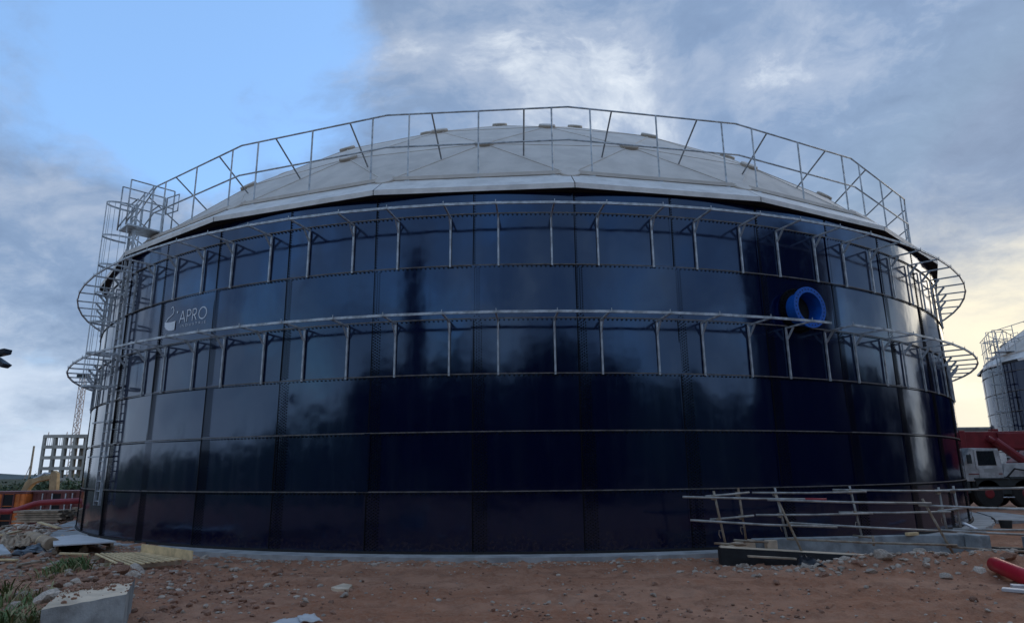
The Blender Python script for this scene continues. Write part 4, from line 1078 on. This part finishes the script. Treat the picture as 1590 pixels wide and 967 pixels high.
for i, (tx, ty) in enumerate(spots):
    th_ = random.uniform(8.0, 10.8) if i < 8 else random.uniform(7.5, 9.5)
    if ty is None: ty = -47 + random.gauss(0, 2) - .004 * tx * tx
    if tx < -36: th_ *= .6
    tr3 = empty('tree', (tx, ty, -.2), 'unseen tree added behind the photographer as a dark mass mirrored in the enamel', 'tree', 'unseen trees added for the reflection')
    mb = MB(); mb.tube([(tx, ty, -.2), (tx + .1, ty, th_ * .45), (tx, ty + .2, th_ * .85)], [.28, .2, .06], 8)
    for k in range(5):
        a = k * 1.3 + i; mb.tube([(tx, ty, th_ * (.3 + .09 * k)), (tx + math.cos(a) * 1.6, ty + math.sin(a) * 1.6, th_ * (.5 + .08 * k))], [.1, .03], 6)
    mb.build('trunk', M['bark'], tr3)
    pp = []
    for k in range(34):
        a = rng.uniform(0, 6.28); rr_ = 3.4 * math.sqrt(rng.random()); zz_ = th_ * rng.uniform(.06, .95)
        rr_ *= 1.15 - .5 * abs(zz_ / th_ - .5)
        u = rng.normal(size=(90, 3)) * np.array([.75, .75, .6]); pp.append(u + np.array([math.cos(a) * rr_, math.sin(a) * rr_, zz_]))
    leaf_cloud(np.concatenate(pp) + np.array([0, 0, 0]), .30, 'crown', M['leaf'], tr3)
# scrub: a mass of bushes on the falling ground
pts = []
for i in range(170):
    t = rng.random(); d_ = 60 + 95 * t ** 1.3; px_ = rng.uniform(-120, 190)
    v = ray(px_, 735); x = EYE.x + v.x / v.y * d_; y = EYE.y + d_
    zb = hz(x, y); hh = rng.uniform(1.2, 2.6) * (1 + .35 * t)
    if d_ > 115 and rng.random() < .35: hh *= 1.5
    k = 260; u = rng.normal(size=(k, 3)); u /= np.linalg.norm(u, axis=1)[:, None]; u *= rng.uniform(.55, 1, k)[:, None]
    u[:, 2] = np.abs(u[:, 2]) * hh; u[:, 0] *= rng.uniform(1.2, 3.0); u[:, 1] *= 1.5
    u *= (1 + .25 * np.sin(u[:, :1] * 3 + i))
    pts.append(u + np.array([x, y, zb]))
sc_ = leaf_cloud(np.concatenate(pts), .26, 'scrub', M['leaf']); tag(sc_, 'dark green scrub covering the low ground at the left horizon', kind='stuff')
# low far ridge
mb = MB(); n = 90; vs = []
for i in range(n + 1):
    x = -900 + i * 20
    h_ = 1 + 5 * mnoise.noise(Vector((x * .01, 3.3, 0))) + 3 * mnoise.noise(Vector((x * .05, 1.3, 0)))
    vs += [(x, 600, -12), (x, 640, max(h_, -2)), (x, 900, -12)]
mb.add(vs, [(3 * i + j, 3 * i + 3 + j, 3 * i + 4 + j, 3 * i + 1 + j) for i in range(n) for j in (0, 1)])
rd = mb.build('hills', M['hazed_hill'], None, True, fix=False); tag(rd, 'low distant ridge on the horizon', kind='structure')

# flood lamps at the left picture edge (on a mast outside the frame)
fl = empty('floodlight_mast', (-11.55, -22, 0), 'pair of dark flood lamps reaching in at the left picture edge', 'floodlight')
mb = MB(); mb.tube([(-11.55, -22, -.3), (-11.55, -22, 4.7)], .05, 10); mb.build('mast', M['lampbody'], fl, True)
for k, (px_, py_, tl) in enumerate(((6, 547, -12), (5, 565, 32))):
    c = at_y(px_, py_, -22)
    M_ = Matrix.Translation(c) @ Matrix.Rotation(rad(tl), 4, 'Y')
    mb = MB(); mb.hexa([M_ @ Vector(v) for v in [(-.22, -.10, -.05), (.08, -.10, -.05), (.08, .10, -.05), (-.22, .10, -.05), (-.22, -.12, .05), (.10, -.12, .05), (.10, .12, .05), (-.22, .12, .05)]])
    h_ = mb.build('lamp_head', M['lampbody'], fl); bevel(h_, .012)
    mb = MB(); mb.hexa([M_ @ Vector(v) for v in [(-.20, -.08, -.056), (.06, -.08, -.056), (.06, .08, -.056), (-.20, .08, -.056), (-.20, -.08, -.048), (.06, -.08, -.048), (.06, .08, -.048), (-.20, .08, -.048)]]); mb.build('lens', M['glass'], h_)
    mb = MB(); mb.bar(M_ @ Vector((-.22, 0, 0)), (-11.55, -22, c.z), .04, .04); mb.build('lamp_arm', M['lampbody'], fl)

# ------------------------------------------------------------------ foreground concrete block
def block():
    A, B, C = at_z(64.7, 946, .40), at_z(195.5, 922, .40), at_z(210, 896, .40)
    D = A + (C - B) * 1.15
    P4 = [A, B, C, D]; vs = []; n = 14
    mb = MB()
    def grid(p, q, r_, s_, nu, nv, amp):
        o = len(mb.v)
        for j in range(nv + 1):
            for i in range(nu + 1):
                w = p.lerp(q, i / nu).lerp(s_.lerp(r_, i / nu), j / nv)
                w += Vector((mnoise.noise(w * 5), mnoise.noise(w * 5 + Vector((9, 0, 0))), mnoise.noise(w * 5 + Vector((0, 7, 0))))) * amp
                mb.v.append(tuple(w))
        for j in range(nv):
            for i in range(nu): mb.f.append((o + j * (nu + 1) + i, o + j * (nu + 1) + i + 1, o + (j + 1) * (nu + 1) + i + 1, o + (j + 1) * (nu + 1) + i))
    lo = [Vector((p.x, p.y, -.35)) for p in P4]
    grid(A, B, C, D, 24, 16, .012)
    for i in range(4):
        j = (i + 1) % 4; grid(lo[i], lo[j], P4[j], P4[i], 20, 10, .012)
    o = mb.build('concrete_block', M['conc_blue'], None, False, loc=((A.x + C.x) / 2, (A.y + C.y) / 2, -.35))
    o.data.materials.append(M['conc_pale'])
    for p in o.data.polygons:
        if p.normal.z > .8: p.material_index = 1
    tag(o, 'broken concrete block with pale top in the left foreground', 'concrete block')
    return P4
BL = block()

# ------------------------------------------------------------------ stones
def rock_verts(seed, sub=1):
    bm = bmesh.new(); bmesh.ops.create_icosphere(bm, subdivisions=sub, radius=1.0)
    for v in bm.verts:
        n = mnoise.noise(v.co * 1.1 + Vector((seed * 7.1, seed, 0))); v.co *= 1 + .45 * n
        v.co.z *= .62
    for k in range(5):      # flat broken faces
        d_ = Vector((random.gauss(0, 1), random.gauss(0, 1), random.gauss(0, 1))).normalized(); lim = random.uniform(.5, .75)
        for v in bm.verts:
            e_ = v.co.dot(d_)
            if e_ > lim: v.co -= d_ * (e_ - lim)
    bm.verts.ensure_lookup_table()
    vs = np.array([v.co[:] for v in bm.verts]); fs = [[v.index for v in f.verts] for f in bm.faces]; bm.free(); return vs, fs
smallR = [rock_verts(k, 1) for k in range(8)]
def scatter(name, label, n, sampler, smin, smax, mat, power=2.4):
    V, F = [], []; off = 0
    XY = sampler(n); zs = height(XY[:, 0], XY[:, 1])
    for (x, y), z in zip(XY, zs):
        vs, fs = smallR[rng.integers(len(smallR))]
        s = smin + (smax - smin) * rng.random() ** power
        a = rng.uniform(0, 6.28); c_, s_ = math.cos(a), math.sin(a)
        w = vs * np.array([s, s * rng.uniform(.6, 1), s * rng.uniform(.6, 1.1)])
        w = w @ np.array([[c_, s_, 0], [-s_, c_, 0], [0, 0, 1]]) + np.array([x, y, z + s * .12])
        V.append(w); F += [[i + off for i in f] for f in fs]; off += len(vs)
    me = bpy.data.meshes.new(name); me.from_pydata(np.concatenate(V).tolist(), [], F); me.materials.append(mat)
    o = bpy.data.objects.new(name, me); col.objects.link(o); tag(o, label, kind='stuff'); return o
def samp_front(n):
    px_ = rng.uniform(-60, 1650, n); py_ = 862 + 115 * rng.random(n) ** .9
    p = np.array([at_z(a, b, -.1)[:2] for a, b in zip(px_, py_)])
    r = np.hypot(p[:, 0], p[:, 1]); p = p[r > 19.95]
    k = fbm(p[:, 0] * .8, p[:, 1] * 1.3, 3, 77) + .35 * rng.normal(size=len(p)) > .12
    return p[k]
def samp_patch(cx, cy, rx, ry):
    def f(n): 
        p = np.stack([rng.normal(cx, rx, n), rng.normal(cy, ry, n)], 1); r = np.hypot(p[:, 0], p[:, 1]); return p[r > 19.95]
    return f
scatter('gravel', 'small reddish stones scattered over the dirt', 3600, samp_front, .006, .045, M['stone_red'], 2.2)
scatter('gravel', 'small pale stones scattered over the dirt', 2300, samp_front, .006, .05, M['stone'], 3.0)
scatter('gravel', 'rubble along the outlet channel', 900, samp_patch(8.0, -21.35, 2.4, .35), .012, .09, M['stone'], 2.6)
scatter('gravel', 'rubble among the pallets on the left', 1800, samp_patch(-10.5, -20.0, 3.0, 2.2), .012, .11, M['stone'], 2.4)
scatter('gravel', 'reddish rubble around the concrete block', 1500, samp_patch(-7.4, -23.6, 1.8, 1.4), .010, .10, M['stone_red'], 2.4)
scatter('gravel', 'pale rubble around the concrete block', 500, samp_patch(-6.6, -24.0, 1.6, 1.4), .010, .08, M['stone'], 2.4)
scatter('gravel', 'rubble on the slope below the containers', 900, samp_patch(-16.5, -11.5, 2.6, 2.4), .02, .16, M['stone'], 2.4)
scatter('gravel', 'pebbles in front of the tank footing', 700, lambda n: np.array([(r * math.sin(a), -r * math.cos(a)) for r, a in zip(20.0 + np.abs(rng.normal(0, .35, n)), rng.uniform(-.55, .25, n))]), .01, .07, M['stone'], 2.4)

rockM = []
for k in range(6):
    vs, fs = rock_verts(20 + k, 2); me = bpy.data.meshes.new('rock'); me.from_pydata(vs.tolist(), [], fs); me.materials.append(M['stone']); rockM.append(me)
rockR = []
for me in rockM: m2 = me.copy(); m2.materials.clear(); m2.materials.append(M['stone_red']); rockR.append(m2)
def rock(px_, py_, wpx, label, group=None, red=False, z=None, asp=.75):
    p = at_z(px_, py_, -.08 if z is None else z); zz = hz(p.x, p.y) if z is None else z
    for _ in range(2):
        if z is None: p = at_z(px_, py_, zz); zz = hz(p.x, p.y)
    s = wpx / CAM_F * (p - EYE).length / 2
    o = bpy.data.objects.new('rock', (rockR if red else rockM)[random.randrange(6)]); col.objects.link(o)
    o.location = (p.x, p.y, zz + s * .25); o.scale = (s, s * random.uniform(.6, .9), s * asp * 1.2); o.rotation_euler = (random.gauss(0, .25), random.gauss(0, .25), random.uniform(0, 6.28))
    tag(o, label, 'rock', group); return o
rock(318, 868, 14, 'lone white-grey stone just right of the pale pallet')
rock(210, 889, 20, 'pale stone at the back corner of the concrete block')
rock(186, 890, 26, 'brown stone under the front edge of the pale pallet', red=True)
rock(1158, 873, 22, 'pale lump against the left end of the black channel wall')
rock(1213, 875, 18, 'grey stone in front of the leaning thin plank')
rock(1471, 895, 16, 'smooth pale stone on the dirt below the channel end')
rock(1372, 884, 30, 'large brown-grey stone in the spoil heap below the channel')
rock(1256, 876, 12, 'small pale stone beside the crumpled black plastic')
rock(1520, 891, 22, 'pale broken slab piece left of the red pipe')
rock(1345, 913, 8, 'small pale stone on the bare dirt below the spoil heap')
rock(805, 858, 9, 'small grey stone on the footing ring at the middle of the tank', z=0.0)
lab = 'brown rubble stone in the spoil along the outlet channel'
for i in range(16): rock(random.uniform(1130, 1580), random.uniform(868, 890), random.uniform(9, 20), lab, 'spoil stones along the channel', random.random() < .4)
lab = 'reddish stone among the rubble on the left'
for i in range(26): rock(random.uniform(0, 300), random.uniform(862, 905) if i % 2 else random.uniform(895, 965), random.uniform(9, 22), lab, 'stones in the left rubble', random.random() < .55)
lab = 'single stone lying on the open dirt'
for i in range(18): rock(random.uniform(300, 1560), random.uniform(885, 962), random.uniform(8, 13), lab, 'stones on the open dirt', random.random() < .5)
for px_, py_ in ((803, 949), (1038, 930), (982, 938), (1098, 948)):
    rock(px_, py_, 10, 'dark clod on the open dirt', 'dark clods on the dirt', True)
# long stone leaning on the block and stones on its top
zt = .40
rock(75, 930, 34, 'long grey stone leaning on the left of the concrete block', z=.30, asp=.6).rotation_euler = (0, -.2, .9)
for i, (a_, b_, w_, rd_) in enumerate([(92, 909, 14, True), (106, 911, 13, False), (119, 906, 18, False), (133, 903, 12, True), (146, 902, 16, True), (158, 907, 14, True), (170, 897, 13, True), (99, 936, 8, True), (150, 914, 9, True), (141, 899, 10, False)]):
    rock(a_, b_, w_, 'small stone lying on top of the concrete block', 'stones on the concrete block', rd_, z=.40)
def dirt_patch():
    V, F = [], []; off = 0
    for i in range(420):
        u = rng.random(); v = 1 - abs(rng.normal(0, .28)); 
        if v < 0: continue
        p = BL[0].lerp(BL[1], u).lerp(BL[3].lerp(BL[2], u), v)
        vs, fs = smallR[rng.integers(8)]; s = .006 + .03 * rng.random() ** 2
        V.append(vs * s + np.array([p.x, p.y, .405 + s * .3])); F += [[k + off for k in f] for f in fs]; off += len(vs)
    me = bpy.data.meshes.new('gravel'); me.from_pydata(np.concatenate(V).tolist(), [], F); me.materials.append(M['stone_red'])
    o = bpy.data.objects.new('gravel', me); col.objects.link(o); tag(o, 'dirt crumbs on top of the concrete block', kind='stuff')
dirt_patch()
# flat scraps in the foreground
def flat(nm, pts, mat, label, cat, th=.03):
    P_ = [at_z(x, y, -.06) for x, y in pts]; zz = max(hz(p.x, p.y) for p in P_) + .01
    o = slab(nm, P_, zz - .04, zz + th, mat, label, cat); return o
flat('board_scrap', [(514, 911), (533, 905), (547, 907), (541, 914), (524, 914)], M['conc_pale'], 'pale flat scrap of board on the open dirt', 'scrap')
crumple('metal_scrap', at_z(408, 972, -.05), at_z(470, 972, -.04), at_z(468, 958, -.02), at_z(440, 960, -.04), M['sheet'], 'bent grey metal sheet at the bottom edge of the dirt', 'metal sheet', .02, 10, 3)
crumple('metal_scrap', at_z(466, 966, -.02), at_z(502, 964, -.05), at_z(486, 953, -.03), at_z(462, 956, .0), M['sheet'], 'second bent grey sheet lying against the first at the bottom edge', 'metal sheet', .025, 10, 6)
for i, (a_, b_, c_, d_) in enumerate([(1556, 914, 1600, 918), (1570, 909, 1610, 911)]):
    plank('plank', at_z(a_, b_, -.02), at_z(c_, d_, -.02), .16, .05, M['sheet'], ['grey plank on the dirt at the right edge below the red pipe', 'second grey plank behind the first at the right edge'][i], 'plank')

# ------------------------------------------------------------------ grass
def grass(name, label, clumps, mat):
    mb = MB()
    for (px_, py_, n, h0, spread, lean) in clumps:
        c = at_z(px_, py_, 0); zz = hz(c.x, c.y)
        for i in range(n):
            x = c.x + random.gauss(0, spread); y = c.y + random.gauss(0, spread); z = hz(x, y)
            h_ = h0 * random.uniform(.5, 1.2); a = random.uniform(0, 6.28); ln = h_ * random.uniform(.2, .9)
            dx, dy = math.cos(a) * ln + lean * h_, math.sin(a) * ln; w = random.uniform(.006, .014)
            px2, py2 = -math.sin(a) * w, math.cos(a) * w; o = len(mb.v)
            for f, ww in ((0, .7), (.35, 1), (.7, .8)):
                q = Vector((x + dx * f ** 1.8, y + dy * f ** 1.8, z + h_ * (f - .35 * f ** 3)))
                mb.v += [(q.x - px2 * ww, q.y - py2 * ww, q.z), (q.x + px2 * ww, q.y + py2 * ww, q.z)]
            mb.v.append((x + dx, y + dy, z + h_ * .62)); 
            mb.f += [(o, o + 1, o + 3, o + 2), (o + 2, o + 3, o + 5, o + 4), (o + 4, o + 5, o + 6)]
    o = mb.build(name, M[mat], None, fix=False); tag(o, label, kind='stuff'); return o
grass('grass', 'long green grass behind and beside the concrete block', [(108, 897, 150, .34, .13, -.35), (122, 896, 90, .36, .09, -.1), (88, 901, 60, .24, .14, -.3), (4, 930, 40, .42, .10, .2), (18, 958, 60, .34, .16, 0), (46, 964, 50, .32, .12, .1), (2, 964, 60, .42, .12, .1), (133, 976, 20, .50, .03, 0), (140, 978, 12, .45, .05, .3), (34, 938, 40, .28, .18, 0)], 'grass')
grass('dry_grass', 'dry yellowish grass among the stones at the lower left', [(40, 930, 60, .32, .22, .1), (25, 965, 60, .34, .18, .1), (60, 955, 40, .30, .1, -.2), (75, 905, 50, .22, .25, 0), (150, 892, 50, .16, .25, 0), (105, 900, 40, .25, .2, -.3)], 'grass_dry')
